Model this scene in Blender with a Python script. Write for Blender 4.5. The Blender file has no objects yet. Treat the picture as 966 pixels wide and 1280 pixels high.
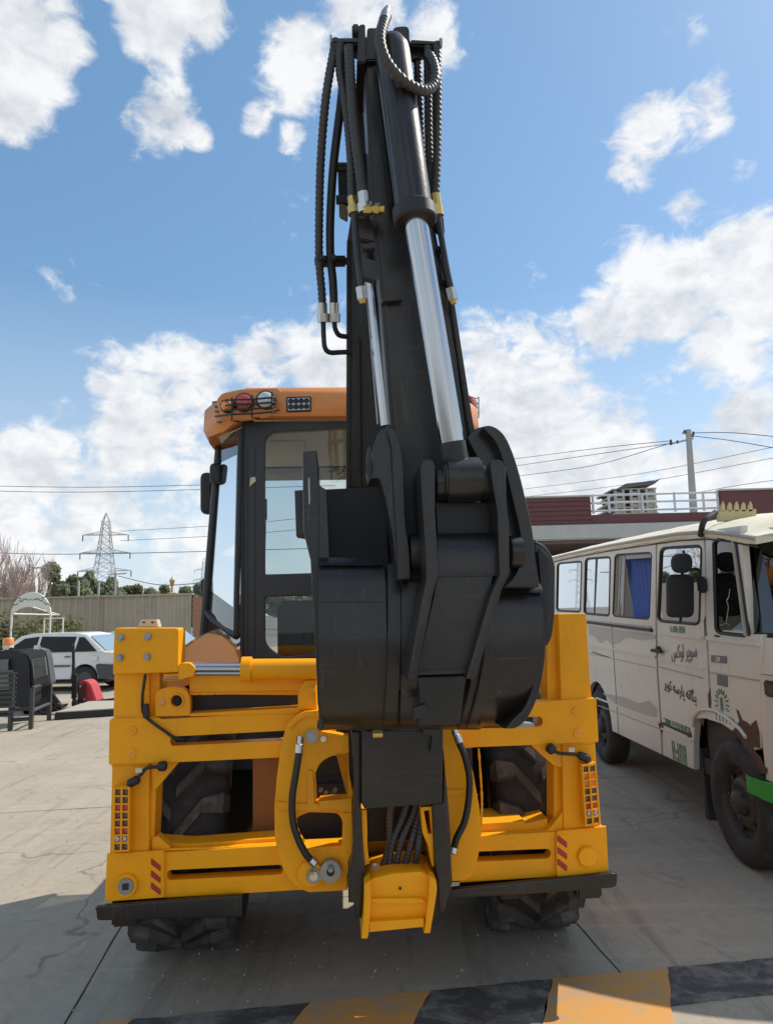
import bpy, bmesh, math, random, os
from mathutils import Vector, Matrix
random.seed(7)
SC = bpy.context.scene
COL = SC.collection
PI = math.pi
# ------------------------------------------------------------------ camera
F = 880.0; PITCH = math.radians(8.1); ROLL = math.radians(1.5); CAMH = 1.72
cam_d = bpy.data.cameras.new('camera'); cam = bpy.data.objects.new('camera', cam_d); COL.objects.link(cam)
cam_d.sensor_fit = 'VERTICAL'; cam_d.sensor_height = 36.0; cam_d.lens = F / 1280 * 36
cam_d.clip_start = 0.05; cam_d.clip_end = 5000
_f = Vector((0, math.cos(PITCH), math.sin(PITCH))); _u0 = Vector((0, -math.sin(PITCH), math.cos(PITCH))); _r0 = Vector((1, 0, 0))
_r = _r0 * math.cos(ROLL) - _u0 * math.sin(ROLL); _u = _u0 * math.cos(ROLL) + _r0 * math.sin(ROLL)
cam.matrix_world = Matrix(((_r.x, _u.x, -_f.x, 0), (_r.y, _u.y, -_f.y, 0), (_r.z, _u.z, -_f.z, CAMH), (0, 0, 0, 1)))
SC.camera = cam
# ------------------------------------------------------------------ light
SUN_EL = math.radians(49.5); SUN_AZ = math.radians(60)      # azimuth from +Y towards +X
sd = bpy.data.lights.new('sun', 'SUN'); sun = bpy.data.objects.new('sun', sd); COL.objects.link(sun)
sd.energy = 5.0; sd.angle = math.radians(0.55); sd.color = (1.0, 0.93, 0.82)
SUNV = Vector((math.sin(SUN_AZ) * math.cos(SUN_EL), math.cos(SUN_AZ) * math.cos(SUN_EL), math.sin(SUN_EL)))
sun.rotation_euler = SUNV.to_track_quat('Z', 'Y').to_euler()
SC.view_settings.view_transform = 'Standard'; SC.view_settings.look = 'None'
SC.view_settings.exposure = -0.12; SC.view_settings.gamma = 1.0

def px_dir(px, py):
    u = (px - 483) / F; v = (640 - py) / F
    return _f + _r * u + _u * v

def build_world():
    w = bpy.data.worlds.new('World'); SC.world = w; w.use_nodes = True
    nt = w.node_tree; N = nt.nodes; L = nt.links; N.clear()
    def n(t, **k):
        x = N.new(t)
        for a, b in k.items(): setattr(x, a, b)
        return x
    def mth(op, a, b=None, clamp=False):
        x = n('ShaderNodeMath', operation=op, use_clamp=clamp)
        for i, q in enumerate((a, b)):
            if q is None: continue
            if isinstance(q, (int, float)): x.inputs[i].default_value = q
            else: L.new(q, x.inputs[i])
        return x.outputs[0]
    out = n('ShaderNodeOutputWorld'); bg = n('ShaderNodeBackground'); bg.inputs['Strength'].default_value = 0.13
    sky = n('ShaderNodeTexSky', sky_type='NISHITA'); sky.sun_disc = False
    sky.sun_elevation = SUN_EL; sky.sun_rotation = SUN_AZ; sky.altitude = 900; sky.air_density = 1.1; sky.dust_density = 1.2; sky.ozone_density = 2.2
    tc = n('ShaderNodeTexCoord'); sep = n('ShaderNodeSeparateXYZ'); L.new(tc.outputs['Generated'], sep.inputs[0])
    D = tc.outputs['Generated']
    # (px, py, radius px, weight): where the photograph has its cloud banks
    blobs = [(40, 55, 90, 1.15), (20, 130, 62, 1.1), (195, 18, 74, 1.05), (255, 22, 52, .9), (205, 152, 58, 1.15), (240, 170, 36, .9), (170, 150, 36, .8), (318, 150, 26, .75), (365, 172, 24, .65),
             (375, 75, 70, .85), (340, 110, 40, .5), (450, 10, 70, .85), (545, 45, 50, .75), (810, 165, 62, .72), (880, 135, 46, .62), (790, 205, 40, .65), (850, 45, 46, .6),
             (930, 215, 26, .6), (860, 260, 36, .6), (920, 310, 75, 1), (840, 370, 85, 1), (760, 410, 55, .9), (950, 370, 90, 1), (900, 420, 80, .9), (690, 470, 90, .75), (600, 470, 70, .8),
             (640, 560, 120, 1), (700, 600, 120, .95), (900, 600, 90, .8), (760, 550, 80, .95), (720, 520, 60, .9), (850, 590, 60, .8), (930, 520, 50, .85), (800, 500, 80, .45), (400, 465, 60, .95), (330, 465, 55, .85), (240, 480, 75, .8),
             (150, 485, 50, .6), (170, 545, 66, 1.05), (240, 570, 50, .75), (40, 590, 80, .95), (120, 640, 90, .85), (30, 690, 110, .8), (230, 660, 90, .7), (400, 560, 80, .6), (560, 640, 120, .8), (760, 650, 120, .7), (80, 525, 40, .4)]
    acc = None
    for (px, py, r, wt) in blobs:
        d = px_dir(px, py).normalized(); dist = math.hypot(px - 483, py - 640) / F
        rr = r / F / (1 + dist * dist) ** .75
        v = n('ShaderNodeVectorMath', operation='DISTANCE'); L.new(D, v.inputs[0]); v.inputs[1].default_value = d
        mr = n('ShaderNodeMapRange', interpolation_type='SMOOTHSTEP'); L.new(v.outputs['Value'], mr.inputs['Value'])
        mr.inputs['From Min'].default_value = rr * .25; mr.inputs['From Max'].default_value = rr * 1.45
        mr.inputs['To Min'].default_value = wt; mr.inputs['To Max'].default_value = 0
        acc = mr.outputs[0] if acc is None else mth('MAXIMUM', acc, mr.outputs[0])
    # outside the frame the same scattered banks go on, from low-frequency noise
    def noise(vec, scale, det, rough=.55, dist=0.0):
        x = n('ShaderNodeTexNoise'); x.inputs['Scale'].default_value = scale; x.inputs['Detail'].default_value = det
        x.inputs['Roughness'].default_value = rough; x.inputs['Distortion'].default_value = dist; L.new(vec, x.inputs['Vector']); return x.outputs[0]
    vs = n('ShaderNodeVectorMath', operation='DOT_PRODUCT'); L.new(D, vs.inputs[0]); vs.inputs[1].default_value = _f
    outside = mth('MULTIPLY', mth('SUBTRACT', .76, vs.outputs['Value']), 6.0, True)
    big = mth('MULTIPLY', mth('SUBTRACT', noise(D, 2.6, 2), .42), 5.0, True)
    acc = mth('MAXIMUM', acc, mth('MULTIPLY', mth('MULTIPLY', big, outside), .85))
    def dens(vec):
        st = n('ShaderNodeMapping'); st.inputs['Scale'].default_value = (1, 1, 1.5); L.new(vec, st.inputs['Vector'])
        fb = mth('ADD', mth('MULTIPLY', noise(st.outputs[0], 7.0, 9, .57, .15), .62), mth('MULTIPLY', noise(st.outputs[0], 24.0, 9, .6, .6), .38))
        a = mth('MULTIPLY', mth('SUBTRACT', fb, .5), 4.2)
        return mth('ADD', a, mth('MULTIPLY', acc, 1.25))
    d0 = dens(D)
    off = n('ShaderNodeVectorMath', operation='ADD'); L.new(D, off.inputs[0]); off.inputs[1].default_value = tuple(SUNV * .05)
    d1 = dens(off.outputs[0])
    cov = n('ShaderNodeMapRange', interpolation_type='SMOOTHSTEP'); L.new(d0, cov.inputs['Value'])
    cov.inputs['From Min'].default_value = .38; cov.inputs['From Max'].default_value = 1.05
    lit = mth('ADD', mth('MULTIPLY', mth('SUBTRACT', d0, d1), .75), mth('SUBTRACT', 1.12, mth('MULTIPLY', d0, .32)), True)
    ramp = n('ShaderNodeMix', data_type='RGBA'); L.new(lit, ramp.inputs['Factor'])
    ramp.inputs['A'].default_value = (4.1, 4.5, 5.2, 1); ramp.inputs['B'].default_value = (8.3, 8.3, 8.3, 1)
    # pale haze low over the horizon
    hz = n('ShaderNodeMapRange'); L.new(sep.outputs['Z'], hz.inputs['Value']); hz.inputs['From Min'].default_value = 0; hz.inputs['From Max'].default_value = .42
    hz.inputs['To Min'].default_value = .78; hz.inputs['To Max'].default_value = 0
    az = n('ShaderNodeMix', data_type='RGBA'); az.inputs['Factor'].default_value = .38; L.new(sky.outputs[0], az.inputs['A']); az.inputs['B'].default_value = (1.05, 2.15, 3.9, 1)
    mh = n('ShaderNodeMix', data_type='RGBA'); L.new(hz.outputs[0], mh.inputs['Factor']); L.new(az.outputs['Result'], mh.inputs['A']); mh.inputs['B'].default_value = (4.5, 4.95, 5.4, 1)
    hv = n('ShaderNodeHueSaturation'); hv.inputs['Hue'].default_value = .492; hv.inputs['Saturation'].default_value = 1.02; hv.inputs['Value'].default_value = 1.42; L.new(mh.outputs['Result'], hv.inputs['Color'])
    cl = n('ShaderNodeMix', data_type='RGBA'); L.new(mth('MULTIPLY', cov.outputs[0], .93), cl.inputs['Factor']); L.new(hv.outputs[0], cl.inputs['A']); L.new(ramp.outputs['Result'], cl.inputs['B'])
    L.new(cl.outputs['Result'], bg.inputs['Color']); L.new(bg.outputs[0], out.inputs[0])
    w.cycles.sampling_method = 'MANUAL'; w.cycles.sample_map_resolution = 1024
build_world()

# ------------------------------------------------------------------ pixel -> place helpers (real distances are given)
def W(px, py, Y):
    d = px_dir(px, py); t = Y / d.y
    return Vector((d.x * t, Y, CAMH + d.z * t))
def G(px, py, z=0.0):
    d = px_dir(px, py); t = (z - CAMH) / d.z
    return Vector((d.x * t, d.y * t, z))
def atX(px, py, X):
    d = px_dir(px, py); t = X / d.x
    return Vector((X, d.y * t, CAMH + d.z * t))
# machine frame
MO = Vector((-.19, 3.4, 0)); MY = math.radians(4.0)
_mx = Vector((math.cos(MY), math.sin(MY), 0)); _my = Vector((-math.sin(MY), math.cos(MY), 0))
def M(px, py, d=0.0):
    r = px_dir(px, py); C = Vector((0, 0, CAMH)) - MO
    t = (d - C.dot(_my)) / r.dot(_my)
    P = C + r * t
    return Vector((P.dot(_mx), d, P.z))
def zc(ox, oy, s):
    return lambda *a: (ox + a[0] / s, oy + a[1] / s) + tuple(a[2:])

# ------------------------------------------------------------------ materials
MAT = {}
def new_mat(name):
    m = bpy.data.materials.new(name); m.use_nodes = True
    nt = m.node_tree; b = nt.nodes['Principled BSDF']; MAT[name] = m
    return m, nt, b
def mat(name, col, rough=.5, metal=0, var=.12, vs=6.0, bump=.0, bs=60.0, coat=0, dirt=None, dirt_amt=.0, rvar=.1, emis=None, es=0, spec=None, scr=None):
    m, nt, b = new_mat(name); N = nt.nodes; L = nt.links
    b.inputs['Roughness'].default_value = rough; b.inputs['Metallic'].default_value = metal
    if coat: b.inputs['Coat Weight'].default_value = coat; b.inputs['Coat Roughness'].default_value = .12
    if spec is not None: b.inputs['Specular IOR Level'].default_value = spec
    tc = N.new('ShaderNodeTexCoord')
    nz = N.new('ShaderNodeTexNoise'); nz.inputs['Scale'].default_value = vs; nz.inputs['Detail'].default_value = 6; nz.inputs['Roughness'].default_value = .65
    L.new(tc.outputs['Object'], nz.inputs['Vector'])
    mx = N.new('ShaderNodeMix'); mx.data_type = 'RGBA'
    mx.inputs['A'].default_value = tuple(c * (1 - var) for c in col) + (1,)
    mx.inputs['B'].default_value = tuple(min(1, c * (1 + var)) for c in col) + (1,)
    L.new(nz.outputs[0], mx.inputs['Factor']); res = mx.outputs['Result']
    if dirt:
        n2 = N.new('ShaderNodeTexNoise'); n2.inputs['Scale'].default_value = vs * .7; n2.inputs['Detail'].default_value = 9; n2.inputs['Roughness'].default_value = .72
        mp = N.new('ShaderNodeMapping'); mp.inputs['Location'].default_value = (3.1, 7.7, 1.3); L.new(tc.outputs['Object'], mp.inputs[0]); L.new(mp.outputs[0], n2.inputs['Vector'])
        mr = N.new('ShaderNodeMapRange'); mr.inputs['From Min'].default_value = .48; mr.inputs['From Max'].default_value = .72; mr.inputs['To Max'].default_value = dirt_amt
        L.new(n2.outputs[0], mr.inputs['Value'])
        m2 = N.new('ShaderNodeMix'); m2.data_type = 'RGBA'; m2.inputs['B'].default_value = tuple(dirt) + (1,)
        L.new(mr.outputs[0], m2.inputs['Factor']); L.new(res, m2.inputs['A']); res = m2.outputs['Result']
    if scr:
        for kk, (sc3, lo, hi) in enumerate((((30, 30, 3), .60, .68), ((2.2, 9, 90), .60, .70), ((70, 70, 70), .66, .74))):
            mp = N.new('ShaderNodeMapping'); mp.inputs['Scale'].default_value = sc3; mp.inputs['Location'].default_value = (kk * 3.3, 1.7, kk); L.new(tc.outputs['Object'], mp.inputs[0])
            n3 = N.new('ShaderNodeTexNoise'); n3.inputs['Scale'].default_value = 1.0; n3.inputs['Detail'].default_value = 5; n3.inputs['Roughness'].default_value = .7; L.new(mp.outputs[0], n3.inputs['Vector'])
            mr = N.new('ShaderNodeMapRange'); mr.inputs['From Min'].default_value = lo; mr.inputs['From Max'].default_value = hi; mr.inputs['To Max'].default_value = scr[3]; L.new(n3.outputs[0], mr.inputs['Value'])
            m3 = N.new('ShaderNodeMix'); m3.data_type = 'RGBA'; m3.inputs['B'].default_value = tuple(scr[:3]) + (1,); L.new(mr.outputs[0], m3.inputs['Factor']); L.new(res, m3.inputs['A']); res = m3.outputs['Result']
    L.new(res, b.inputs['Base Color'])
    if rvar:
        r = N.new('ShaderNodeMapRange'); r.inputs['To Min'].default_value = max(0.02, rough - rvar); r.inputs['To Max'].default_value = min(1, rough + rvar)
        L.new(nz.outputs[0], r.inputs['Value']); L.new(r.outputs[0], b.inputs['Roughness'])
    if bump:
        bn = N.new('ShaderNodeTexNoise'); bn.inputs['Scale'].default_value = bs; bn.inputs['Detail'].default_value = 5; L.new(tc.outputs['Object'], bn.inputs['Vector'])
        bp = N.new('ShaderNodeBump'); bp.inputs['Strength'].default_value = bump; bp.inputs['Distance'].default_value = .01
        L.new(bn.outputs[0], bp.inputs['Height']); L.new(bp.outputs[0], b.inputs['Normal'])
    if emis: b.inputs['Emission Color'].default_value = tuple(emis) + (1,); b.inputs['Emission Strength'].default_value = es
    return m
mat('yellow', (1.0, .405, .002), .46, var=.05, vs=3, coat=.08, spec=.28, dirt=(.62, .24, .02), dirt_amt=.45, scr=(.55, .24, .04, .2), bump=.05, bs=90)
mat('orange_roof', (.72, .25, .05), .42, var=.1, coat=.3, dirt=(.45, .25, .12), dirt_amt=.3)
mat('chassis_shaded', (.30, .11, .02), .6, var=.2, dirt=(.12, .06, .03), dirt_amt=.6)  # dirty chassis paint, base darkened to stand in for shade behind the frame
mat('fender_orange', (.80, .30, .06), .25, var=.06, coat=.6)
mat('black_paint', (.0155, .014, .013), .34, var=.25, vs=5, coat=.15, spec=.45, scr=(.09, .078, .062, .35), dirt=(.05, .042, .034), dirt_amt=.5, bump=.06, bs=50)
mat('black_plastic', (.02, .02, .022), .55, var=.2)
mat('cab_black', (.03, .031, .034), .45, var=.2, dirt=(.08, .07, .06), dirt_amt=.3)
mat('rubber', (.028, .026, .025), .78, var=.3, vs=9, bump=.25, bs=120, dirt=(.10, .085, .07), dirt_amt=.6)
mat('tyre_lug', (.06, .054, .049), .85, var=.3, vs=9, bump=.25, bs=120, dirt=(.21, .185, .16), dirt_amt=.8)
mat('hose', (.02, .02, .02), .5, var=.2)
mat('hose_wrap', (.045, .043, .04), .5, var=.3, vs=20)
mat('chrome', (.50, .50, .51), .17, metal=1, var=.04, rvar=.06, vs=14)
mat('zinc', (.62, .60, .55), .32, metal=1, var=.15, vs=30)
mat('brass', (.62, .45, .16), .35, metal=1, var=.15, vs=30)
mat('steel_dull', (.35, .35, .34), .45, metal=.9, var=.25, vs=20)
mat('cream_bracket', (.62, .52, .34), .5, var=.15)
mat('red_lens', (.55, .035, .03), .18, var=.2, coat=1)
mat('amber_lens', (.85, .25, .02), .18, var=.15, coat=1)
mat('clear_lens', (.62, .66, .66), .12, var=.25, vs=60, coat=1)
mat('dark_lens', (.09, .05, .045), .2, var=.2, coat=1)
mat('red_decal', (.38, .03, .015), .5, var=.15)
mat('headliner', (.66, .60, .45), .9, var=.15, vs=4, bump=.3, bs=14)
mat('seat_fabric', (.03, .03, .032), .9)
mat('van_paint', (.68, .67, .60), .42, var=.07, vs=2.2, coat=.15, dirt=(.50, .47, .40), dirt_amt=.5, scr=(.24, .19, .13, .3), rvar=.15, bump=.04, bs=8)
mat('van_filler', (.50, .485, .44), .75, var=.14, vs=9)
mat('van_roof', (.74, .68, .50), .5, var=.08, vs=3, bump=.35, bs=9, dirt=(.5, .45, .32), dirt_amt=.5)
mat('van_trim', (.42, .40, .35), .5, var=.15)
mat('rust', (.11, .062, .04), .85, var=.4, vs=30, bump=.4, bs=90)
mat('green_bumper', (.035, .36, .045), .5, var=.18, vs=8, dirt=(.02, .07, .02), dirt_amt=.7)
mat('green_decal', (.11, .24, .17), .6, var=.3, vs=60)
mat('black_decal', (.02, .02, .025), .6)
mat('grey_decal', (.16, .165, .18), .6)
mat('white_decal', (.78, .77, .72), .6)
mat('curtain', (.06, .12, .40), .85, var=.3, vs=8, bump=.4, bs=18)
mat('car_white', (.78, .78, .76), .3, var=.03, coat=.7)
mat('car_grey', (.07, .072, .075), .6, var=.15)
mat('car_glass_dark', (.01, .012, .014), .12, spec=.3, rvar=.02)
mat('fence_sheet', (.45, .385, .29), .6, var=.12, vs=2, dirt=(.25, .235, .2), dirt_amt=.5)
mat('brick', (.44, .20, .11), .85, var=.25, vs=12, bump=.3)
mat('mortar', (.42, .38, .33), .9, bump=.3)
mat('cream_wall', (.55, .48, .38), .85, var=.1, bump=.1)
mat('maroon', (.135, .046, .045), .55, var=.12, vs=2, dirt=(.10, .03, .03), dirt_amt=.4)
mat('pale_band', (.50, .50, .47), .7, var=.1, vs=2, dirt=(.35, .34, .3), dirt_amt=.4)
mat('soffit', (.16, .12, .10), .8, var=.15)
mat('rail_paint', (.62, .64, .66), .5, var=.1)
mat('concrete_pale', (.46, .44, .40), .8, var=.15, vs=3, bump=.2)
mat('far_block', (.52, .47, .40), .9, var=.15)
mat('far_void', (.16, .15, .14), .9)
mat('pylon_steel', (.46, .48, .50), .7, metal=0, var=.1)
mat('wire', (.09, .09, .10), .6)
mat('bark', (.16, .12, .09), .9, var=.3, vs=20)
mat('bare_bark', (.42, .33, .29), .9, var=.3, vs=6)
mat('leaf_dark', (.07, .10, .04), .7, var=.5, vs=1.5)
mat('leaf_olive', (.22, .215, .11), .7, var=.5, vs=2)
mat('leaf_far', (.28, .31, .20), .8, var=.5, vs=.6)
mat('paint_white', (.72, .70, .60), .5, var=.08)
mat('amber_beacon', (.80, .26, .03), .3, var=.2, coat=.8)
mat('jack_red', (.50, .045, .05), .45, var=.12, dirt=(.3, .05, .05), dirt_amt=.4)
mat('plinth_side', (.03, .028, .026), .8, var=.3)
mat('plinth_top', (.40, .36, .29), .85, var=.2, bump=.2)
mat('lamp_gold', (.40, .30, .13), .5)
for _n in ('leaf_dark', 'leaf_olive', 'leaf_far'):
    _m = MAT[_n]; _nt = _m.node_tree; _p = _nt.nodes['Principled BSDF']; _o = _nt.nodes['Material Output']
    _t = _nt.nodes.new('ShaderNodeBsdfTranslucent'); _x = _nt.nodes.new('ShaderNodeMixShader'); _x.inputs[0].default_value = .5
    _nt.links.new(_p.inputs['Base Color'].links[0].from_socket, _t.inputs[0]); _nt.links.new(_p.outputs[0], _x.inputs[1]); _nt.links.new(_t.outputs[0], _x.inputs[2]); _nt.links.new(_x.outputs[0], _o.inputs[0])
def glass_mat(name, tint, refl=1.0, ior=1.5, extra=.0, amount=1.0):
    m = bpy.data.materials.new(name); m.use_nodes = True; nt = m.node_tree; N = nt.nodes; L = nt.links; N.clear()
    o = N.new('ShaderNodeOutputMaterial'); t = N.new('ShaderNodeBsdfTransparent'); t.inputs[0].default_value = tuple(tint) + (1,)
    g = N.new('ShaderNodeBsdfGlossy'); g.inputs['Roughness'].default_value = .015; g.inputs[0].default_value = (.95, .97, 1, 1)
    fr = N.new('ShaderNodeFresnel'); fr.inputs[0].default_value = ior
    ad = N.new('ShaderNodeMath'); ad.operation = 'MULTIPLY_ADD'; ad.use_clamp = True; ad.inputs[1].default_value = refl; ad.inputs[2].default_value = extra; L.new(fr.outputs[0], ad.inputs[0])
    nz = N.new('ShaderNodeTexNoise'); nz.inputs['Scale'].default_value = 3.0; bp = N.new('ShaderNodeBump'); bp.inputs['Strength'].default_value = .012; bp.inputs['Distance'].default_value = .01
    L.new(nz.outputs[0], bp.inputs['Height']); L.new(bp.outputs[0], g.inputs['Normal'])
    mx = N.new('ShaderNodeMixShader'); L.new(ad.outputs[0], mx.inputs[0]); L.new(t.outputs[0], mx.inputs[1]); L.new(g.outputs[0], mx.inputs[2]); L.new(mx.outputs[0], o.inputs[0])
    MAT[name] = m
glass_mat('cab_glass', (.84, .87, .86), .8, 1.45, .0)
glass_mat('cab_side_glass', (.30, .34, .34), 1.2, 1.5, .05)
glass_mat('van_glass', (.06, .07, .08), 1.6, 1.6, .42)
glass_mat('van_front_glass', (.12, .14, .14), 1.0, 1.5, .05)
glass_mat('clear_glass', (.92, .94, .94), .8, 1.45, .0)

def concrete_mat(name, base, dark, seams=False):
    m, nt, b = new_mat(name); N = nt.nodes; L = nt.links
    tc = N.new('ShaderNodeTexCoord'); g = N.new('ShaderNodeNewGeometry')
    P = g.outputs['Position']
    def nz(s, d, r=.6, dist=0):
        x = N.new('ShaderNodeTexNoise'); x.inputs['Scale'].default_value = s; x.inputs['Detail'].default_value = d; x.inputs['Roughness'].default_value = r; x.inputs['Distortion'].default_value = dist
        L.new(P, x.inputs['Vector']); return x.outputs[0]
    def mixc(f, a, bb):
        x = N.new('ShaderNodeMix'); x.data_type = 'RGBA'; L.new(f, x.inputs['Factor'])
        for k, v in (('A', a), ('B', bb)):
            if isinstance(v, tuple): x.inputs[k].default_value = v + (1,)
            else: L.new(v, x.inputs[k])
        return x.outputs['Result']
    def mr(v, a, c, t0=0, t1=1):
        x = N.new('ShaderNodeMapRange'); L.new(v, x.inputs['Value']); x.inputs['From Min'].default_value = a; x.inputs['From Max'].default_value = c; x.inputs['To Min'].default_value = t0; x.inputs['To Max'].default_value = t1
        return x.outputs[0]
    c = mixc(mr(nz(.9, 6), .3, .7), tuple(q * .86 for q in base), tuple(q * 1.1 for q in base))
    c = mixc(mr(nz(14, 6, .7), .35, .7, 0, .35), c, tuple(q * .6 for q in base))
    c = mixc(mr(nz(2.3, 8, .7, 1.2), .56, .74, 0, .6), c, dark)                       # oil and tyre stains
    def strk(sx, sy, rot, lo, hi, amt, col_, c):
        mp = N.new('ShaderNodeMapping'); mp.inputs['Scale'].default_value = (sx, sy, 1); mp.inputs['Rotation'].default_value = (0, 0, rot); L.new(P, mp.inputs[0])
        x = N.new('ShaderNodeTexNoise'); x.inputs['Scale'].default_value = 1; x.inputs['Detail'].default_value = 7; x.inputs['Roughness'].default_value = .7; L.new(mp.outputs[0], x.inputs['Vector'])
        return mixc(mr(x.outputs[0], lo, hi, 0, amt), c, col_)
    c = strk(5.5, .35, .12, .54, .68, .45, tuple(q * .8 for q in dark), c); c = strk(.5, 7, .1, .56, .7, .35, tuple(min(1, q * 1.35) for q in base), c)
    c = strk(90, 90, 0, .60, .68, .55, tuple(q * .45 for q in dark), c); c = strk(160, 160, 0, .62, .68, .5, tuple(min(1, q * 1.5) for q in base), c)
    # hairline cracks
    vor = N.new('ShaderNodeTexVoronoi'); vor.feature = 'DISTANCE_TO_EDGE'; vor.inputs['Scale'].default_value = .42
    wob = N.new('ShaderNodeTexNoise'); wob.inputs['Scale'].default_value = 2.2; wob.inputs['Detail'].default_value = 6; L.new(P, wob.inputs['Vector'])
    wm = N.new('ShaderNodeVectorMath'); wm.operation = 'SCALE'; wm.inputs['Scale'].default_value = .5; L.new(wob.outputs[1], wm.inputs[0])
    wa = N.new('ShaderNodeVectorMath'); wa.operation = 'ADD'; L.new(P, wa.inputs[0]); L.new(wm.outputs[0], wa.inputs[1]); L.new(wa.outputs[0], vor.inputs['Vector'])
    msk = mr(nz(.55, 2), .5, .56)
    cr = mr(vor.outputs['Distance'], .0, .006, 1, 0)
    mm = N.new('ShaderNodeMath'); mm.operation = 'MULTIPLY'; L.new(msk, mm.inputs[0]); L.new(cr, mm.inputs[1])
    m3 = N.new('ShaderNodeMath'); m3.operation = 'MULTIPLY'; L.new(mm.outputs[0], m3.inputs[0]); m3.inputs[1].default_value = .5
    c = mixc(m3.outputs[0], c, (.05, .045, .04))
    L.new(c, b.inputs['Base Color'])
    L.new(mr(nz(3, 5), .3, .7, .62, .9), b.inputs['Roughness']); b.inputs['Specular IOR Level'].default_value = .35
    bp = N.new('ShaderNodeBump'); bp.inputs['Strength'].default_value = .35; bp.inputs['Distance'].default_value = .006
    hh = N.new('ShaderNodeMath'); hh.operation = 'SUBTRACT'; L.new(nz(45, 8, .75), hh.inputs[0]); L.new(mm.outputs[0], hh.inputs[1]); L.new(hh.outputs[0], bp.inputs['Height']); L.new(bp.outputs[0], b.inputs['Normal'])
    return m
concrete_mat('slab', (.40, .345, .265), (.15, .13, .105))
concrete_mat('ground_base', (.20, .185, .16), (.12, .11, .1))
def worn_paint(name, col, wear):
    m, nt, b = new_mat(name); N = nt.nodes; L = nt.links
    g = N.new('ShaderNodeNewGeometry'); x = N.new('ShaderNodeTexNoise'); x.inputs['Scale'].default_value = 6; x.inputs['Detail'].default_value = 12; x.inputs['Roughness'].default_value = .78; x.inputs['Distortion'].default_value = .4
    mp = N.new('ShaderNodeMapping'); mp.inputs['Scale'].default_value = (.7, 1.0, 1); L.new(g.outputs['Position'], mp.inputs[0]); L.new(mp.outputs[0], x.inputs['Vector'])
    r = N.new('ShaderNodeMapRange'); r.inputs['From Min'].default_value = .47; r.inputs['From Max'].default_value = .64; r.inputs['To Max'].default_value = wear; L.new(x.outputs[0], r.inputs['Value'])
    mx = N.new('ShaderNodeMix'); mx.data_type = 'RGBA'; mx.inputs['A'].default_value = col + (1,); mx.inputs['B'].default_value = (.3, .28, .24, 1)
    L.new(r.outputs[0], mx.inputs['Factor']); L.new(mx.outputs['Result'], b.inputs['Base Color']); b.inputs['Roughness'].default_value = .75
worn_paint('mark_orange', (.58, .28, .065), .8); worn_paint('mark_black', (.07, .064, .058), .8)

# ------------------------------------------------------------------ mesh helpers
def finish(me, angle=38):
    me.shade_smooth(); me.set_sharp_from_angle(angle=math.radians(angle))
def link(name, me, material, parent=None, wn=False, **props):
    if material is not None:
        me.materials.clear(); me.materials.append(MAT[material] if isinstance(material, str) else material)
    if isinstance(material, str) and 'glass' in material: me.shade_flat()
    o = bpy.data.objects.new(name, me); COL.objects.link(o)
    if wn: o.modifiers.new('weighted', 'WEIGHTED_NORMAL').keep_sharp = True
    if parent is not None: o.parent = parent
    for k, v in props.items(): o[k] = v
    return o
def thing(name, label, cat, loc=(0, 0, 0), rz=0.0, group=None, rot=None):
    o = bpy.data.objects.new(name, None); COL.objects.link(o); o.location = loc; o.rotation_euler = rot or (0, 0, rz); o.empty_display_size = .3
    o['label'] = label; o['category'] = cat
    if group: o['group'] = group
    return o
def tag(o, label, cat, group=None):
    o['label'] = label; o['category'] = cat
    if group: o['group'] = group
    return o
def dup(root, label=None, loc=None, rz=None, group=None):
    r = root.copy(); COL.objects.link(r)
    if loc is not None: r.location = loc
    if rz is not None: r.rotation_euler = (0, 0, rz)
    if label: r['label'] = label
    if group: r['group'] = group
    for ch in list(root.children):
        c = ch.copy(); COL.objects.link(c); c.parent = r
        for g in list(ch.children):
            d = g.copy(); COL.objects.link(d); d.parent = c
    return r
def frame_of(d):
    d = d.normalized(); a = Vector((0, 0, 1)) if abs(d.z) < .9 else Vector((1, 0, 0))
    u = d.cross(a).normalized(); return u, d.cross(u).normalized()
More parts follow.
